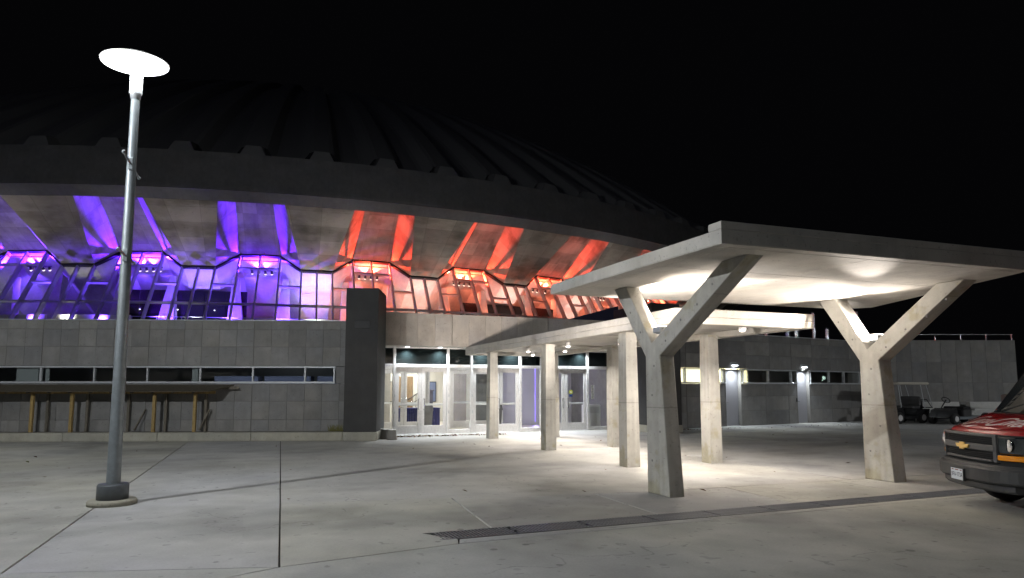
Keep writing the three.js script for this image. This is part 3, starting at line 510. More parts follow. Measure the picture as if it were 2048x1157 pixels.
// ---------------------------------------------------------------- service wing beyond the canopy
const wingOrigin = [16.17, 0, -23.5], TR = Math.asin(0.1908);
{
  const w = thing('service_wing', 'low concrete wing with two grey service doors and a lit ribbon window', 'building wing', wingOrigin, TR);
  const D = [[2.92, 3.91], [7.8, 8.73]], low = [0.012, 0.64, 1.27, 1.81], up = [2.42, 3.07, 3.67, 3.98];
  part(w, 'wall_core', merge([...[[-1.25, 2.9], [3.93, 7.78], [8.75, 15.3]].flatMap(([a, b]) => [box(a, b, 0, 1.8, -0.3, -0.025)]), box(-1.25, 15.3, 2.5, 3.97, -0.3, -0.025)]), M.backing);
  for (const cols of [[-1.25, -0.35, 0.58, 1.75, 2.9], [3.93, 5.55, 7.16, 7.78], [8.75, 10.46, 12.05, 13.7, 15.3]]) for (let i = 0; i + 1 < cols.length; i++) for (let r = 0; r < 3; r++)
    part(w, 'wall_panel', ready(cbox(cols[i] + 0.006, cols[i + 1] - 0.006, low[r] + 0.006, low[r + 1] - 0.006, -0.03, rr(-0.004, 0.004), 0.006)), pick(M.wall));
  { const cols = [-1.25, 0.58, 2.4, 4.27, 5.9, 7.44, 9, 10.46, 12.05, 13.7, 15.3]; for (let i = 0; i + 1 < cols.length; i++) for (let r = 0; r < 3; r++) part(w, 'wall_panel', ready(cbox(cols[i] + 0.005, cols[i + 1] - 0.005, (r ? up[r] : 2.46) + 0.005, up[r + 1] - 0.005, -0.03, rr(-0.004, 0.004), 0.006)), pick(M.wall)); }
  part(w, 'coping', cbox(-1.25, 15.3, 3.98, 4.01, -0.32, 0.014, 0.006), M.frameGrey);
  const win = [[-1.25, 2.9, [-1.2, 0.54, 2.38, 2.81]], [3.93, 7.78, [4.1, 5.8, 7.43]], [8.75, 15.3, [8.86, 10.34, 11.56, 12.9, 14.2]]];
  win.forEach(([a, b, ms], k) => {
    part(w, 'window_sill', cbox(a, b, 1.812, 1.88, -0.14, 0.06, 0.006), M.frameGrey); part(w, 'window_head', cbox(a, b, 2.405, 2.455, -0.14, 0.02, 0.004), M.frameGrey);
    ms.forEach((x) => part(w, 'mullion', cbox(x - 0.028, x + 0.028, 1.88, 2.405, -0.12, 0.012, 0.004), M.frameGrey));
    const e = [a, ...ms, b];
    for (let i = 0; i + 1 < e.length; i++) if (e[i + 1] - e[i] > 0.1) {
      part(w, 'window_pane', quad([e[i], 1.88, -0.05], [e[i + 1], 1.88, -0.05], [e[i + 1], 2.405, -0.05], [e[i], 2.405, -0.05]), M.glass);
    }
  });
  // rooms behind the ribbon window: one lit, the rest dark
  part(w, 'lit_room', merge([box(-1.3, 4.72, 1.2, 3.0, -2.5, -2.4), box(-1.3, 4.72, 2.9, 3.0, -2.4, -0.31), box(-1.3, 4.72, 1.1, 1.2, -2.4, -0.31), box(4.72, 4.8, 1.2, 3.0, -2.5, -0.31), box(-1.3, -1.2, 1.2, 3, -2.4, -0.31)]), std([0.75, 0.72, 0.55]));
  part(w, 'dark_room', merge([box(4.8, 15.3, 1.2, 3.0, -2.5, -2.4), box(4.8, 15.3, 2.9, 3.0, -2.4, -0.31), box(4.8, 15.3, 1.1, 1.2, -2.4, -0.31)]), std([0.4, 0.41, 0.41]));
  for (const x of [0.2, 2.1, 4.2]) area(part(w, 'room_lamp', cbox(x - 0.4, x + 0.4, 2.84, 2.89, -1.5, -1.1, 0.01), glow([1, 0.97, 0.8], 3)), [x, 2.83, -1.3], [x, 1, -1.6], 0.7, 0.35, 150, [1, 0.96, 0.78]);
  D.forEach(([a, b], i) => {
    const m = part(w, 'service_door', cbox(a + 0.02, b - 0.02, 0.015, 2.44, -0.2, -0.15, 0.005), M.doorGrey);
    part(m, 'lever_handle', merge([cbox(a + 0.1, a + 0.15, 0.92, 1.1, -0.149, -0.13, 0.006), rod([a + 0.125, 1.0, -0.14], [a + 0.125, 1.0, -0.085], 0.012), rod([a + 0.125, 1.0, -0.085], [a + 0.25, 1.0, -0.085], 0.012)]), M.chrome);
    part(w, 'door_reveal', merge([cbox(a - 0.012, a + 0.012, 0.005, 2.45, -0.22, 0.008, 0.003), cbox(b - 0.012, b + 0.012, 0.005, 2.45, -0.22, 0.008, 0.003)]), M.wall[3]);
    const s = thing('wall_sconce', i ? 'half-dome wall lamp above the service door with a card reader' : 'half-dome wall lamp above the service door beside the lit window', 'wall lamp', [0, 0, 0], TR);
    s.position.copy(V3((a + b) / 2 + 0.05, 2.62, 0.005).applyAxisAngle(V3(0, 1, 0), TR).add(V3(...wingOrigin)));
    const dome = new THREE.SphereGeometry(0.24, 24, 12, 0, Math.PI, 0, Math.PI / 2).scale(1, 0.5, 0.75);
    part(s, 'hood', dome, M.frameGrey); part(s, 'lamp_glass', cbox(-0.15, 0.15, -0.045, -0.005, 0.01, 0.13, 0.01), glow(COOL, 6));
    spot(s, [0, -0.06, 0.09], [0, -2, 0.35], 20, 1.3, COOL, 0.8, 3); 
  });
  part(w, 'card_reader', cbox(7.69, 7.77, 1.0, 1.16, 0.006, 0.035, 0.006), M.black);
  const n = thing('neon_sign', 'small green white neon squiggle in the dark ribbon window', 'neon sign', V3(9.97, 2.1, -0.09).applyAxisAngle(V3(0, 1, 0), TR).add(V3(...wingOrigin)).toArray(), TR);
  part(n, 'lamp_tube', new THREE.TubeGeometry(new THREE.CatmullRomCurve3([[-0.1, -0.12], [0, -0.05], [0.02, 0.1], [-0.05, 0.02], [0.05, -0.02], [0.12, 0.07], [0.17, 0.01], [0.1, -0.06]].map(([x, y]) => V3(x, y, 0))), 50, 0.012, 6), glow([0.7, 1, 0.85], 1.2));
  part(n, 'mount', cbox(-0.14, 0.2, 0.14, 0.16, -0.02, 0.0, 0.002), M.black);
  // far wing that closes the yard
  const f = thing('yard_wing', 'plain concrete wing with a roof guard rail behind the golf carts', 'building wing', [30.64, 0, -25.32], -0.3668);
  part(f, 'wall_core', box(-2.5, 6.1, 0, 4.05, -0.35, -0.025), M.backing);
  const fr = [0.01, 0.9, 1.9, 2.94, 4.06];
  for (let i = -3; i < 8; i++) for (let r = 0; r < 4; r++) part(f, 'wall_panel', ready(cbox(i * 0.76 + 0.004, (i + 1) * 0.76 - 0.004, fr[r] + 0.006, fr[r + 1] - 0.006, -0.03, rr(-0.004, 0.004), 0.006)), pick(M.wall));
  part(f, 'guard_rail', merge([rod([-0.6, 4.36, -0.1], [6.05, 4.36, -0.1], 0.03, 10)]), M.steel);
  for (let i = 0; i < 6; i++) part(f, 'rail_post', rod([-0.5 + i * 1.3, 4.05, -0.1], [-0.5 + i * 1.3, 4.36, -0.1], 0.022, 8), M.steel);
  // stainless rail posts on the roof edge
  [[5.4, 4.95], [6.9, 4.6], [8.5, 4.6], [9.2, 4.72], [10.6, 5.4], [11.7, 4.62], [14.4, 5.7]].forEach(([x, h], i) => {
    const p = V3(x, 3.42, -0.9).applyAxisAngle(V3(0, 1, 0), TR).add(V3(...wingOrigin)), t = thing('roof_post', 'pair of stainless steel tubes standing on the service wing roof', 'steel post', p.toArray(), TR, 'stainless tubes on the service wing roof');
    for (const s of [-0.07, 0.07]) part(t, 'tube', rod([s, 0, 0], [s, h - 3.42, 0], 0.035, 12), M.steel);
    part(t, 'foot_plate', cbox(-0.16, 0.16, 0, 0.02, -0.08, 0.08, 0.004), M.steel); part(t, 'clip', cbox(-0.1, 0.1, (h - 3.42) * 0.55, (h - 3.42) * 0.55 + 0.04, -0.03, 0.03, 0.004), M.steel);
  });
}

// ---------------------------------------------------------------- the two canopies
{
  const c = thing('drop_off_canopy', 'flat concrete canopy carried by two forked columns beside the drain grate', 'canopy', [8.6, 0, -8.9]);
  const N = -6.47, poly = [[5.13, N], [10.5, -6.38], [12.2, -10.6], [11.8, -11.05], [5.06, -11.2]];
  wp(c, 'roof_slab', slabXZ(poly, 3.315, 3.48, 0.012), M.canopy);
  wp(c, 'edge_upstand', slabXZ([[5.13, N], [10.5, -6.38], [10.58, -6.6], [5.13, N - 0.24]], 3.484, 3.575, 0.01), M.canopy);
  for (const q of [[[5.13, N], [10.5, -6.38], [10.56, -6.52], [5.13, N - 0.16]], [[5.13, N - 0.17], [5.33, N - 0.17], [5.27, -11.2], [5.06, -11.2]], [[5.34, N - 0.17], [7.6, N - 0.14], [7.6, -8.0], [5.32, -8.0]], [[7.61, N - 0.14], [10.57, -6.55], [11.15, -8.0], [7.61, -8.0]], [[5.32, -8.012], [7.6, -8.012], [7.6, -11.17], [5.28, -11.19]], [[7.61, -8.012], [11.16, -8.012], [12.2, -10.6], [11.8, -11.05], [7.61, -11.17]]])
    wp(c, 'soffit_panel', slabXZ(inset(q, 0.004), 3.3, 3.312), M.canopy);
  const fork = (x0, x1, zn0, zn1, zf0, zf1) => {
    const s = new THREE.Shape([[9.33, 0], [8.73, 0], [8.92, 2.1], [-zn1, 3.3], [-zn0, 3.3], [9.14, 2.31], [-zf0, 3.3], [-zf1, 3.3], [9.32, 2.1]].map(([z, y]) => new THREE.Vector2(-z, y)));
    const b = 0.018, g = new THREE.ExtrudeGeometry(s, { depth: x1 - x0 - 2 * b, bevelEnabled: true, bevelThickness: b, bevelSize: b, bevelOffset: -b, bevelSegments: 2 });
    g.translate(0, 0, b).rotateY(Math.PI / 2);   // shape x becomes -z ... turned so that it runs along z
    const p = g.attributes.position; for (let i = 0; i < p.count; i++) p.setZ(i, -p.getZ(i));
    const a = p.array; for (let i = 0; i < a.length; i += 9) for (let k = 0; k < 3; k++) { const q = a[i + 3 + k]; a[i + 3 + k] = a[i + 6 + k]; a[i + 6 + k] = q; }
    g.translate(x0, 0, 0); g.computeVertexNormals();
    const m = wp(c, 'forked_column', g, M.column);
    for (const [z, y] of [[-9.18, 0.5], [-8.95, 0.95], [-9.15, 1.5], [-9.08, 1.95], [-8.75, 2.32], [-8.35, 2.6], [-7.95, 2.78], [-7.6, 3.02], [-9.45, 2.5], [-9.75, 2.85]]) part(m, 'tie_plug', new THREE.CylinderGeometry(0.018, 0.018, 0.006, 10).rotateZ(Math.PI / 2).translate(x0 - 0.0015 - 8.6, y, z + 8.9), M.wall[0]);
    return m;
  };
  fork(5.85, 6.11, -7.4, -6.88, -9.89, -10.27);
  fork(10.36, 10.66, -7.75, -7.28, -9.8, -10.2);
  const l = thing('walkway_canopy', 'lower flat concrete canopy on square columns leading to the doors', 'canopy', [8.7, 0, -17]);
  wp(l, 'roof_slab', cbox(7.1, 10.3, 2.9, 3.05, -23.02, -10.3, 0.012), M.canopy);
  for (const [a, b, z0, z1] of [[7.1, 7.4, -23.02, -10.3], [10.02, 10.3, -23.02, -10.3], [7.402, 10.018, -10.56, -10.302], [7.402, 10.018, -23.018, -22.8]]) wp(l, 'edge_beam', cbox(a, b, 2.77, 2.898, z0, z1, 0.008), M.canopy);
  for (const z of [-14.4, -18.5]) wp(l, 'cross_rib', cbox(7.402, 10.018, 2.83, 2.899, z - 0.12, z + 0.12, 0.008), M.canopy);
  for (const [x, z] of [[7.28, -12.65], [7.28, -16.75], [7.28, -21.2], [9.34, -12.65], [9.4, -17.0], [9.45, -21.2]]) wp(l, 'square_column', hull([[x - 0.012, 0, z - 0.01], [x + 0.29, 0, z - 0.01], [x - 0.012, 0, z + 0.315], [x + 0.29, 0, z + 0.315], [x + 0.01, 2.77, z], [x + 0.26, 2.77, z], [x + 0.01, 2.77, z + 0.3], [x + 0.26, 2.77, z + 0.3], [x + 0.24, 2.77, z + 0.3], [x - 0.012, 1.4, z - 0.004], [x + 0.278, 1.4, z + 0.31]]), M.column);
  // pendants
  for (const [x, z] of [[8.25, -11.4], [8.25, -13.3], [8.25, -17.1], [8.25, -20.0], [9.2, -11.05], [9.1, -15.7], [9.25, -19.4], [9.25, -22.0]]) {
    const p = thing('canopy_downlight', 'short cylinder downlight under the walkway canopy', 'downlight', [x, 2.9, z], 0, 'cylinder downlights under the walkway canopy');
    part(p, 'housing', new THREE.LatheGeometry([[0, 0], [0.075, 0], [0.075, -0.13], [0.062, -0.13], [0.062, -0.11]].map((q) => new THREE.Vector2(...q)), 20), M.alu);
    part(p, 'lamp_lens', new THREE.SphereGeometry(0.06, 16, 10).scale(1, 0.6, 1).translate(0, -0.13, 0), glow(WARM, 9));
    spot(p, [0, -0.17, 0], [0, -3, 0], 28, 1.25, WARM, 0.7, 3);
  }
  // flood lights in the forks
  for (const [x, s, label] of [[5.98, 1, 'flood light in the fork of the column before the doors'], [10.51, -1, 'glaring flood light in the fork of the column beside the van']]) {
    const f = thing('flood_light', label, 'flood light', [x, 2.36, -9.05]);
    part(f, 'housing', cbox(-0.1, 0.1, 0.1, 0.2, -0.1, 0.1, 0.015), M.frameGrey);
    part(f, 'lamp_lens', cbox(-0.085, 0.085, 0.2, 0.212, -0.085, 0.085, 0.004), glow(WARM, 12));
    part(f, 'lamp_front', cbox(s > 0 ? 0.101 : -0.112, s > 0 ? 0.112 : -0.101, 0.112, 0.19, -0.085, 0.085, 0.003), glow(WARM, 12));
    part(f, 'bracket', merge([box(-0.02, 0.02, -0.03, 0.101, -0.02, 0.02), box(-0.06, 0.06, 0.085, 0.099, -0.06, 0.06)]), M.frameGrey);
    spot(f, [0, 0.24, 0], [s * 2.0, 1.15, -1.0], 52, 0.95, WARM, 0.25, 3); spot(f, [0, 0.24, 0], [s * 2.2, 1.6, 1.2], 15, 1.2, WARM, 1, 3);
    if (s > 0) { spot(f, [0.16, 0.24, 0], [0.6, 0.95, -8], 430, 0.3, WARM, 0.8, 3); spot(f, [0.16, 0.24, 0], [3, -1.2, -8], 26, 0.8, WARM, 1, 3); }
    else { spot(f, [-0.05, 0.24, 0], [0.6, 0.95, -8], 380, 0.34, WARM, 0.8, 3); spot(f, [0, 0.24, 0], [0.6, -1.4, -8], 72, 0.95, WARM, 1, 3); spot(f, [-0.05, 0.26, 0.02], [-2.6, 0.94, 2.15], 70, 0.13, WARM, 0.7, 3); }
  }
}

// ---------------------------------------------------------------- lamp posts
{
  const t = thing('lamp_post', 'grey lamp post with a tilted glowing disc, standing on the paving before the ribbon window', 'lamp post', [-1.71, 0, -11.05]);
  part(t, 'footing', new THREE.LatheGeometry([[0, 0], [0.31, 0], [0.31, 0.05], [0.29, 0.075], [0, 0.075]].map((p) => new THREE.Vector2(...p)), 40), M.curb);
  part(t, 'collar', new THREE.LatheGeometry([[0, 0.075], [0.2, 0.075], [0.2, 0.26], [0.185, 0.285], [0, 0.285]].map((p) => new THREE.Vector2(...p)), 36), std([0.15, 0.165, 0.18], { metalness: 0.4, roughness: 0.5, map: steelMap }));
  part(t, 'pole', cyl(0.09, 0.057, 0.285, 5.85, 28), M.galv);
  part(t, 'lamp_can', new THREE.LatheGeometry([[0, 5.85], [0.062, 5.85], [0.075, 5.93], [0.085, 5.94], [0.085, 6.2], [0.07, 6.2], [0.07, 6.1], [0, 6.1]].map((p) => new THREE.Vector2(...p)), 28), M.frameGrey);
  for (const y of [4.85, 3.5]) { part(t, 'banner_rod', merge([rod([0, y + 0.02, -0.72], [0, y - 0.02, 0.68], 0.016), new THREE.SphereGeometry(0.026, 10, 8).translate(0, y + 0.02, -0.72), new THREE.SphereGeometry(0.026, 10, 8).translate(0, y - 0.02, 0.68)]), M.galv); part(t, 'rod_clamp', cbox(-0.03, 0.03, y - 0.09, y + 0.09, 0.05, 0.1, 0.006), M.galv); }
  const tilt = (g) => g.scale(0.95, 1, 0.95).rotateX(0.03).rotateZ(0.04).translate(-0.03, 6.42, 0);
  part(t, 'reflector_disc', tilt(new THREE.LatheGeometry([[0, 0.05], [0.44, 0.012], [0.485, 0], [0.485, -0.012], [0.47, -0.012], [0, 0.02]].map((p) => new THREE.Vector2(...p)), 56)), M.white);
  part(t, 'lamp_face', tilt(cyl(0.47, 0.47, -0.022, -0.014, 56)), glow(DISC, 5));
  part(t, 'disc_stay', merge([rod([-0.07, 6.15, 0], [-0.1, 6.42, 0], 0.009), rod([0.07, 6.15, 0], [0.1, 6.38, 0], 0.009), rod([0, 6.15, -0.07], [0, 6.4, -0.1], 0.009)]), M.galv);
  const u = V3(0, -0.032, 0).applyEuler(new THREE.Euler(0.06, 0, 0)).applyAxisAngle(V3(0, 0, 1), 0.04).add(V3(-0.03, 6.42, 0));
  area(t, u.toArray(), u.clone().add(V3(0, -1, 0).applyAxisAngle(V3(1, 0, 0), 0.06).applyAxisAngle(V3(0, 0, 1), 0.04)).toArray(), 0.6, 0.6, 120, DISC);
  [[-6.5, -7.9, 0.4, 0, 'grey lamp post with a glowing disc out on the paving abreast of the drain grate'], [-10.8, -19.7, 0.9, 110, 'grey lamp post with a glowing disc close to the kerb of the ribbon window wing'], [-2.1, 7.5, 2.2, 330, 'added unseen lamp post with a glowing disc brightening the drive'], [33, -6, 1.2, 1500, 'added unseen lamp post with a glowing disc brightening the yard']].forEach(([x, z, r, power, label]) => {  // the last two posts are added, unseen, to brighten drive and yard
    const c = t.clone(); c.name = numbered('lamp_post'); c.position.set(x, 0, z); c.rotation.y = r; c.userData = { ...t.userData, label, group: 'forecourt lamp posts' }; scene.add(c);
    c.traverse((o) => { if (o.isLight) o.intensity = power || 12; });
    if (!power) point(c, [0, 6.28, 0], 300, DISC, 3);      // a clear lamp stands open in this can: crisp shadows
  });
  t.userData.group = 'forecourt lamp posts';
}

// ---------------------------------------------------------------- van
{
  const v = thing('delivery_van', 'red delivery van with white script lettering on its bonnet', 'van', [9.05, 0, -6.58], 153 * DEG);
  v.scale.setScalar(0.95);
  const fx = (z) => -0.12 * (z / 0.95) ** 2 - 0.17 * Math.abs(z / 0.95) ** 6;
  const sm = (x) => Math.min(1, Math.max(0, (x + 1.6) / 1.2));
  const bend = (g) => { const p = g.attributes.position; for (let i = 0; i < p.count; i++) { let x = p.getX(i), y = p.getY(i), z = p.getZ(i); const s = sm(x); x += fx(z) * s * s * (3 - 2 * s); if (y > 1.12) z *= 1 - 0.13 * (y - 1.12); p.setXYZ(i, x, y, z); } g.computeVertexNormals(); return g; };
  const side = new THREE.Shape(); side.moveTo(-0.14, 0.62); side.lineTo(-0.14, 1.02); side.quadraticCurveTo(-0.15, 1.1, -0.24, 1.13); side.quadraticCurveTo(-0.6, 1.25, -0.86, 1.3); side.lineTo(-1.5, 1.98); side.quadraticCurveTo(-1.6, 2.08, -1.8, 2.1); side.lineTo(-5.4, 2.1); side.quadraticCurveTo(-5.6, 2.08, -5.62, 1.9); side.lineTo(-5.65, 0.45);
  side.lineTo(-4.9, 0.42); side.absarc(-4.48, 0.42, 0.42, Math.PI, 0, true); side.lineTo(-1.46, 0.42); side.absarc(-1.04, 0.42, 0.42, Math.PI, 0, true); side.lineTo(-0.5, 0.42); side.lineTo(-0.14, 0.62);
  const body = new THREE.ExtrudeGeometry(side, { depth: 1.8, steps: 22, bevelEnabled: true, bevelThickness: 0.07, bevelSize: 0.05, bevelOffset: -0.05, bevelSegments: 3, curveSegments: 14 }).translate(0, 0, -0.9);
  part(v, 'body_shell', bend(body), M.red);
  const patch = (f, nu, nv, uvf) => { const P = [], U = []; for (let i = 0; i < nu; i++) for (let j = 0; j < nv; j++) for (const [a, b] of [[i, j], [i + 1, j], [i + 1, j + 1], [i, j], [i + 1, j + 1], [i, j + 1]]) { P.push(...f(a / nu, b / nv)); U.push(a / nu, b / nv); } const g = new THREE.BufferGeometry(); g.setAttribute('position', new THREE.Float32BufferAttribute(P, 3)); g.setAttribute('uv', new THREE.Float32BufferAttribute(U, 2)); g.computeVertexNormals(); g.userData.ready = !!uvf; return g; };
  // bonnet with the script lettering
  const cv = document.createElement('canvas'); cv.width = 1024; cv.height = 512; const q = cv.getContext('2d');
  q.fillStyle = 'rgb(156,18,24)'; q.fillRect(0, 0, 1024, 512); q.strokeStyle = 'rgb(246,240,236)'; q.lineCap = 'round'; q.lineJoin = 'round';
  const stroke = (w, raw) => { const pts = raw.map(([x, y]) => [x, 100 + y * 0.95]); q.lineWidth = w; q.beginPath(); q.moveTo(pts[0][0], pts[0][1]); for (let i = 1; i + 2 < pts.length; i += 3) q.bezierCurveTo(...pts[i], ...pts[i + 1], ...pts[i + 2]); q.stroke(); };
  stroke(34, [[330, 120], [260, 60], [130, 170], [110, 270], [95, 350], [190, 350], [290, 270]]);            // big first capital
  stroke(22, [[130, 320], [180, 420], [330, 380], [470, 350]]);                                                  // its tail flourish
  const loop = (x) => stroke(23, [[x + 60, 190], [x + 10, 170], [x - 30, 270], [x, 285], [x + 30, 295], [x + 70, 210], [x + 60, 190]]);
  loop(290); stroke(23, [[420, 190], [370, 180], [340, 260], [365, 285], [380, 295], [405, 280], [420, 262]]); loop(455); stroke(21, [[520, 185], [500, 240], [490, 280], [525, 270]]);
  stroke(14, [[535, 240], [545, 236], [560, 234], [575, 234]]);
  stroke(34, [[770, 130], [700, 60], [590, 170], [575, 265], [565, 340], [640, 345], [720, 275]]);             // second capital with its long loop
  stroke(19, [[770, 130], [830, 190], [930, 60], [985, 150]]);
  loop(735); stroke(23, [[790, 280], [810, 220], [860, 80], [880, 110], [895, 150], [820, 270], [850, 285]]); loop(890); stroke(21, [[955, 185], [935, 240], [925, 280], [965, 265]]);
  const ct = new THREE.CanvasTexture(cv); ct.colorSpace = THREE.SRGBColorSpace;
  const hoodAt = (u, w, lift) => { const z = 0.74 - 1.48 * u, t = w, x = -0.17 - 0.7 * t + fx(z) * (1 - 0.55 * t), y = 1.105 + 0.215 * Math.sin(t * 1.35) - 0.05 * (z / 0.74) ** 2 * (1 - t) - 0.06 * Math.max(0, 0.1 - t) * 10 + lift; return [x, y, z]; };
  part(v, 'bonnet', patch((u, w) => hoodAt(u, w, 0.014), 24, 16, true), new THREE.MeshPhysicalMaterial({ map: ct, roughness: 0.33, clearcoat: 1, clearcoatRoughness: 0.07 }), 'red bonnet with white script lettering');
  const fs = (y0, y1, z0, z1, off, th, round = 0) => { const n = 26, S = []; for (let i = 0; i <= n; i++) { const z = z0 + (z1 - z0) * i / n, x = fx(z) + off; S.push([[x - th, y0, z], [x - round, y0, z], [x, y0 + round, z], [x, y1 - round, z], [x - round, y1, z], [x - th, y1, z]]); }
    const P = [], Q = (a, b, c, d) => P.push(...a, ...b, ...c, ...a, ...c, ...d); for (let i = 0; i < n; i++) for (let k = 0; k < 6; k++) { const k2 = (k + 1) % 6; Q(S[i][k], S[i][k2], S[i + 1][k2], S[i + 1][k]); } for (const s of [S[0], S[n]]) for (let k = 1; k < 5; k++) P.push(...s[0], ...s[k], ...s[k + 1]);
    const g = new THREE.BufferGeometry(); g.setAttribute('position', new THREE.Float32BufferAttribute(P, 3)); g.computeVertexNormals(); return g; };
  part(v, 'front_panel', fs(0.6, 1.065, -0.93, 0.93, -0.1, 0.1), M.rubber);
  const gr = part(v, 'grille_frame', merge([fs(1.03, 1.07, -0.62, 0.62, -0.05, 0.06, 0.01), fs(0.84, 0.925, -0.62, 0.62, -0.045, 0.06, 0.012), fs(0.7, 0.73, -0.56, 0.56, -0.05, 0.06, 0.01), fs(0.7, 1.065, -0.65, -0.6, -0.05, 0.06, 0.01), fs(0.7, 1.065, 0.6, 0.65, -0.05, 0.06, 0.01)]), std([0.09, 0.09, 0.09], { roughness: 0.45 }));
  for (const [a, b] of [[0.925, 1.03], [0.73, 0.84]]) { const rows = []; for (let y = a + 0.018; y < b - 0.008; y += 0.026) rows.push(fs(y, y + 0.008, -0.6, 0.6, -0.075, 0.02)); part(gr, 'grille_mesh', merge(rows), M.rubber); }
  const bow = new THREE.Shape([[-0.1, -0.032], [-0.12, 0.02], [-0.045, 0.02], [-0.045, 0.05], [0.04, 0.05], [0.04, 0.02], [0.12, 0.02], [0.1, -0.032], [0.03, -0.032], [0.03, -0.06], [-0.05, -0.06], [-0.05, -0.032]].map((p) => new THREE.Vector2(...p)));
  part(gr, 'emblem', new THREE.ExtrudeGeometry(bow, { depth: 0.012, bevelEnabled: true, bevelSize: 0.005, bevelThickness: 0.005, bevelSegments: 2 }).scale(1.35, 0.85, 1).rotateY(Math.PI / 2).translate(-0.045, 0.885, 0), M.gold, 'gold cross-shaped badge');
  part(v, 'bumper', merge([fs(0.42, 0.63, -1.0, 1.0, 0.04, 0.3, 0.03), fs(0.6, 0.665, -0.97, 0.97, -0.02, 0.2, 0.03), fs(0.31, 0.43, -0.85, 0.85, -0.03, 0.2, 0.03)]), M.plastic);
  const pc = document.createElement('canvas'); pc.width = 256; pc.height = 128; const pq = pc.getContext('2d'); pq.fillStyle = 'rgb(208,214,220)'; pq.fillRect(0, 0, 256, 128); pq.fillStyle = 'rgb(60,66,90)'; pq.font = 'bold 66px sans-serif'; pq.textAlign = 'center'; pq.fillText('9FA-173A', 128, 92, 236); pq.fillStyle = 'rgb(140,90,90)'; pq.fillRect(20, 10, 40, 12); pq.fillRect(90, 10, 76, 12); pq.fillRect(196, 10, 40, 12);
  const pt = new THREE.CanvasTexture(pc); pt.colorSpace = THREE.SRGBColorSpace; const pg = new THREE.PlaneGeometry(0.305, 0.155).rotateY(Math.PI / 2).translate(0.062, 0.48, 0); pg.userData.ready = true;
  const holder = part(v, 'plate_holder', cbox(0.03, 0.058, 0.395, 0.565, -0.165, 0.165, 0.006), M.black); part(holder, 'number_plate', pg, new THREE.MeshStandardMaterial({ map: pt, roughness: 0.5 }));
  for (const s of [-1, 1]) {
    const z0 = Math.min(s * 0.67, s * 0.93), z1 = Math.max(s * 0.67, s * 0.93);
    const h = part(v, 'headlight', fs(0.815, 1.05, z0, z1, -0.055, 0.06, 0.02), M.tint); part(h, 'reflector', new THREE.SphereGeometry(0.085, 18, 12).scale(0.12, 0.95, 0.85).translate(fx(0.8) - 0.053, 0.935, s * 0.8), M.chrome);
    part(v, 'turn_signal', fs(0.735, 0.805, z0 - (s < 0 ? 0.05 : 0), z1 + (s > 0 ? 0.05 : 0), -0.045, 0.08, 0.01), M.amber);
    const ws = s;
    part(v, 'pillar_trim', bend(bar([-0.84, 1.31, ws * 0.86], [-1.5, 2.0, ws * 0.85], 0.1, 0.07, [0.7, 0.7, 0])), M.blackGloss);
    const m = part(v, 'mirror', new RoundedBoxGeometry(0.12, 0.3, 0.2, 3, 0.04).translate(-1.35, 1.45, s * 1.15), M.black); part(m, 'mirror_arm', rod([-1.35, 1.38, s * 0.9], [-1.35, 1.4, s * 1.08], 0.025), M.black);
    part(v, 'side_window', quad([-1.35, 1.36, s * 0.955 * 0.975], [-2.3, 1.36, s * 0.955 * 0.975], [-2.3, 1.92, s * 0.955 * 0.91], [-1.75, 1.92, s * 0.955 * 0.91]), M.tint);
    for (const x of [-1.04, -4.48]) {
      const wz = s * 0.8, tyre = new THREE.LatheGeometry([[0.22, -0.11], [0.33, -0.12], [0.36, -0.09], [0.365, 0], [0.36, 0.09], [0.33, 0.12], [0.22, 0.11]].map((p) => new THREE.Vector2(...p)), 36).rotateX(Math.PI / 2).translate(x, 0.365, wz);
      const wm = part(v, 'wheel', tyre, M.rubber); part(wm, 'rim', merge([cyl(0.22, 0.22, -0.07, 0.08, 28).rotateX(Math.PI / 2).translate(x, 0.365, wz + s * 0.02), cyl(0.07, 0.06, 0, 0.04, 16).rotateX(s * Math.PI / 2).translate(x, 0.365, wz + s * 0.12)]), M.frameGrey);
    }
  }
  part(v, 'windscreen', patch((u, w) => { const z = (0.8 - 1.6 * u), x = -0.85 - 0.63 * w, y = 1.32 + 0.655 * w, s = sm(x), k = 1 - 0.13 * (y - 1.12); return [x + 0.02 + fx(z) * s * s * (3 - 2 * s), y + 0.02, z * k]; }, 16, 8, true), M.tint);
  for (const z of [0.45, -0.25]) part(v, 'wiper', rod([-0.84 + fx(z) * 0.6, 1.365, z], [-0.98 + fx(z - 0.4) * 0.5, 1.5, z - 0.5], 0.012, 6), M.black);
  part(v, 'cowl', patch((u, w) => { const z = 0.76 - 1.52 * u; return [-0.8 - 0.09 * w + fx(z) * 0.5, 1.318 + 0.025 * w, z]; }, 16, 2, true), M.plastic);
}

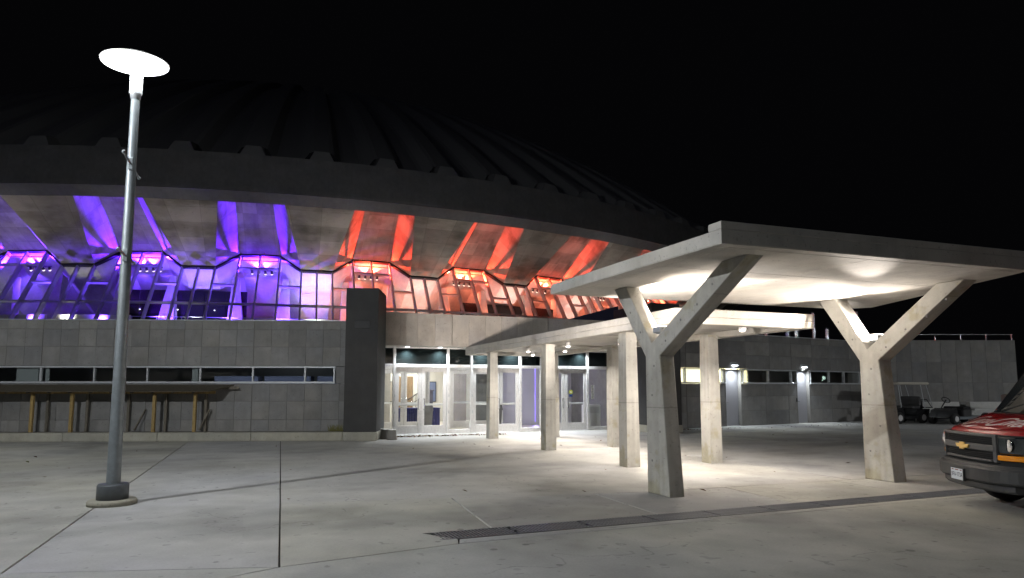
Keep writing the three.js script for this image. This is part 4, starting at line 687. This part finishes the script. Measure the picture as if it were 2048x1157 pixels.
// ---------------------------------------------------------------- golf carts and barriers in the yard
{
  const wheel = (t, x, z, r, s) => { const m = part(t, 'wheel', new THREE.LatheGeometry([[r * 0.55, -0.1], [r * 0.9, -0.1], [r, -0.06], [r, 0.06], [r * 0.9, 0.1], [r * 0.55, 0.1]].map((p) => new THREE.Vector2(...p)), 28).rotateX(Math.PI / 2).translate(x, r, z), M.rubber); part(m, 'rim', cyl(r * 0.58, r * 0.5, -0.02, 0.04, 20).rotateX(s * Math.PI / 2).translate(x, r, z + s * 0.07), M.alu); };
  const steer = (t, a, b) => { part(t, 'steering_column', rod(a, b, 0.028, 8), M.black); const d = V3(...b).sub(V3(...a)).normalize(); part(t, 'steering_wheel', new THREE.TorusGeometry(0.17, 0.018, 8, 28).applyQuaternion(new THREE.Quaternion().setFromUnitVectors(V3(0, 0, 1), d)).translate(...b), M.black); };
  const c = thing('golf_cart', 'dark golf cart with a pale flat roof parked by the yard wall', 'golf cart', [28.55, 0, -23.5], Math.PI + 0.05);
  for (const [x, z] of [[0.85, 0.5], [0.85, -0.5], [-0.75, 0.5], [-0.75, -0.5]]) wheel(c, x, z, 0.27, Math.sign(z));
  part(c, 'cart_body', merge([hull([[1.25, 0.25, -0.55], [1.25, 0.25, 0.55], [1.2, 0.62, -0.5], [1.2, 0.62, 0.5], [0.55, 0.78, -0.55], [0.55, 0.78, 0.55], [0.45, 0.25, -0.55], [0.45, 0.25, 0.55]]), box(-1.1, 0.46, 0.22, 0.36, -0.55, 0.55), hull([[-1.15, 0.36, -0.58], [-1.15, 0.36, 0.58], [-1.2, 0.66, -0.58], [-1.2, 0.66, 0.58], [-0.2, 0.36, -0.58], [-0.2, 0.36, 0.58], [-0.25, 0.66, -0.58], [-0.25, 0.66, 0.58]])]), M.blackGloss);
  part(c, 'seat', new RoundedBoxGeometry(0.55, 0.14, 1.0, 3, 0.05).translate(-0.42, 0.74, 0), M.plastic); part(c, 'backrest', new RoundedBoxGeometry(0.12, 0.45, 1.0, 3, 0.05).translate(-0.7, 1.02, 0), M.plastic);
  part(c, 'cargo_rack', merge([box(-1.55, -0.95, 0.7, 0.74, -0.5, 0.5), rod([-1.5, 0.72, 0.48], [-1.15, 1.1, 0.48], 0.018), rod([-1.5, 0.72, -0.48], [-1.15, 1.1, -0.48], 0.018), rod([-1.15, 1.1, -0.48], [-1.15, 1.1, 0.48], 0.018)]), M.black);
  part(c, 'cart_roof', new RoundedBoxGeometry(2.1, 0.12, 1.25, 3, 0.05).translate(-0.15, 1.84, 0), std([0.45, 0.42, 0.36]));
  for (const z of [-0.52, 0.52]) { part(c, 'roof_strut', rod([0.65, 0.75, z], [0.8, 1.8, z], 0.018), M.frameGrey); part(c, 'roof_strut', rod([-0.95, 0.68, z], [-0.72, 1.8, z], 0.018), M.frameGrey); part(c, 'roof_strut', rod([-1.5, 0.74, z], [-1.1, 1.8, z], 0.014), M.frameGrey); }
  steer(c, [0.6, 0.72, 0.25], [0.22, 1.08, 0.25]);
  const d = thing('flatbed_cart', 'roofless utility cart with a long low flatbed and bare steering wheel', 'utility cart', [30.5, 0, -22.2], Math.PI + 0.08);
  for (const [x, z] of [[1.0, 0.5], [1.0, -0.5], [-1.3, 0.5], [-1.3, -0.5]]) wheel(d, x, z, 0.25, Math.sign(z));
  part(d, 'nose', hull([[1.35, 0.3, -0.45], [1.35, 0.3, 0.45], [1.25, 0.62, -0.42], [1.25, 0.62, 0.42], [0.8, 0.72, -0.5], [0.8, 0.72, 0.5], [0.7, 0.25, -0.5], [0.7, 0.25, 0.5]]), M.blackGloss);
  part(d, 'chassis', box(-1.9, 0.75, 0.22, 0.34, -0.5, 0.5), M.galv); part(d, 'engine_cover', cbox(-0.25, 0.3, 0.34, 0.66, -0.5, 0.5, 0.02), M.plastic); part(d, 'seat', new RoundedBoxGeometry(0.5, 0.12, 0.95, 3, 0.04).translate(-0.02, 0.73, 0), M.black);
  part(d, 'flatbed', merge([cbox(-2.0, -0.35, 0.6, 0.7, -0.6, 0.6, 0.01), cbox(-1.98, -0.37, 0.4, 0.59, 0.5, 0.55, 0.01)]), std([0.42, 0.42, 0.4]));
  part(d, 'dash_stay', rod([0.75, 0.34, 0.5], [0.95, 0.72, 0.5], 0.02), M.alu);
  steer(d, [0.8, 0.7, 0.22], [0.4, 1.08, 0.22]);
  const ch = thing('stacked_chair', 'dark office chair standing between the two carts', 'chair', [30.0, 0, -23.7], 0.4);
  part(ch, 'seat', new RoundedBoxGeometry(0.46, 0.07, 0.44, 3, 0.03).translate(0, 0.5, 0), M.black); part(ch, 'backrest', new RoundedBoxGeometry(0.06, 0.42, 0.42, 3, 0.03).translate(-0.22, 0.85, 0), M.plastic); for (const x of [-0.18, 0.18]) for (const z of [-0.17, 0.17]) part(ch, 'leg', rod([x, 0, z], [x * 0.9, 0.48, z * 0.9], 0.014, 8), M.black); part(ch, 'back_stay', rod([-0.2, 0.5, 0], [-0.22, 0.7, 0], 0.02, 8), M.black);
  for (const [x, z, l] of [[32.0, -24.25, 'pale concrete barrier block behind the flatbed cart'], [34.3, -23.35, 'pale concrete barrier block beyond the van windscreen']]) {
    const b = thing('barrier_block', l, 'barrier', [x, 0, z], -0.3668); part(b, 'block', hull([[-1, 0, -0.3], [1, 0, -0.3], [-1, 0, 0.3], [1, 0, 0.3], [-0.97, 0.95, -0.12], [0.97, 0.95, -0.12], [-0.97, 0.95, 0.12], [0.97, 0.95, 0.12], [-1, 0.25, 0.28], [1, 0.25, 0.28], [-1, 0.25, -0.28], [1, 0.25, -0.28]]), conc([0.5, 0.5, 0.48])); part(b, 'lifting_loop', new THREE.TorusGeometry(0.06, 0.01, 6, 14, Math.PI).translate(0.5, 0.95, 0), M.galv);
  }
}

// ---------------------------------------------------------------- fallen leaves
{
  const leaf = (a, n, f) => {
    const g = hullLeaf(), m = new THREE.InstancedMesh(g, std([0.11, 0.065, 0.03], { roughness: 0.95, side: THREE.DoubleSide }), n), d = new THREE.Object3D();
    m.name = numbered('fallen_leaves'); m.userData = { kind: 'stuff', label: a, category: 'leaves' };
    for (let i = 0; i < n; i++) { const [x, z] = f(i); d.position.set(x, 0.006 + rnd() * 0.012, z); d.rotation.set(rr(-0.35, 0.35), rr(0, 6.3), rr(-0.35, 0.35)); d.scale.setScalar(rr(0.6, 1.5)); d.updateMatrix(); m.setMatrixAt(i, d.matrix); m.setColorAt(i, RGB(rr(0.5, 1.4), rr(0.4, 1.1), rr(0.3, 0.9))); }
    scene.add(m);
  };
  leaf('brown fallen leaves lying along the door thresholds', 420, () => [4.3 + 4.2 * rnd() ** 1.2, -22.75 + rr(-0.55, 0.4) * rnd()]);
  leaf('dark fallen leaves gathered at the foot of the service wing', 130, (i) => (i < 70 ? [15.3 + rnd() * 1.3, -22.7 + rr(-0.35, 0.3)] : [15 + rnd() * 13, -22.3 - rnd() * 1.2 - 0.0]));
  leaf('stray leaves and grit scattered over the forecourt', 40, () => [rr(-5, 20), rr(-21, -9)]);
}
function hullLeaf() { const s = 0.045, g = new THREE.BufferGeometry(); g.setAttribute('position', new THREE.Float32BufferAttribute([-s, 0, 0, 0, 0.008, s * 0.5, 0, 0, 0, 0, 0, 0, 0, 0.008, s * 0.5, s, 0.004, 0, 0, 0.008, -s * 0.5, -s, 0, 0, 0, 0, 0, s, 0.004, 0, 0, 0.008, -s * 0.5, 0, 0, 0], 3)); g.computeVertexNormals(); g.setAttribute('uv', new THREE.Float32BufferAttribute(new Float32Array(24), 2)); return g; }

scene.traverse((o) => { if (o.isMesh || o.isInstancedMesh) { o.castShadow = true; o.receiveShadow = true; } if (o.isLight && o.shadow) o.castShadow = true; });
renderer.render(scene, camera);
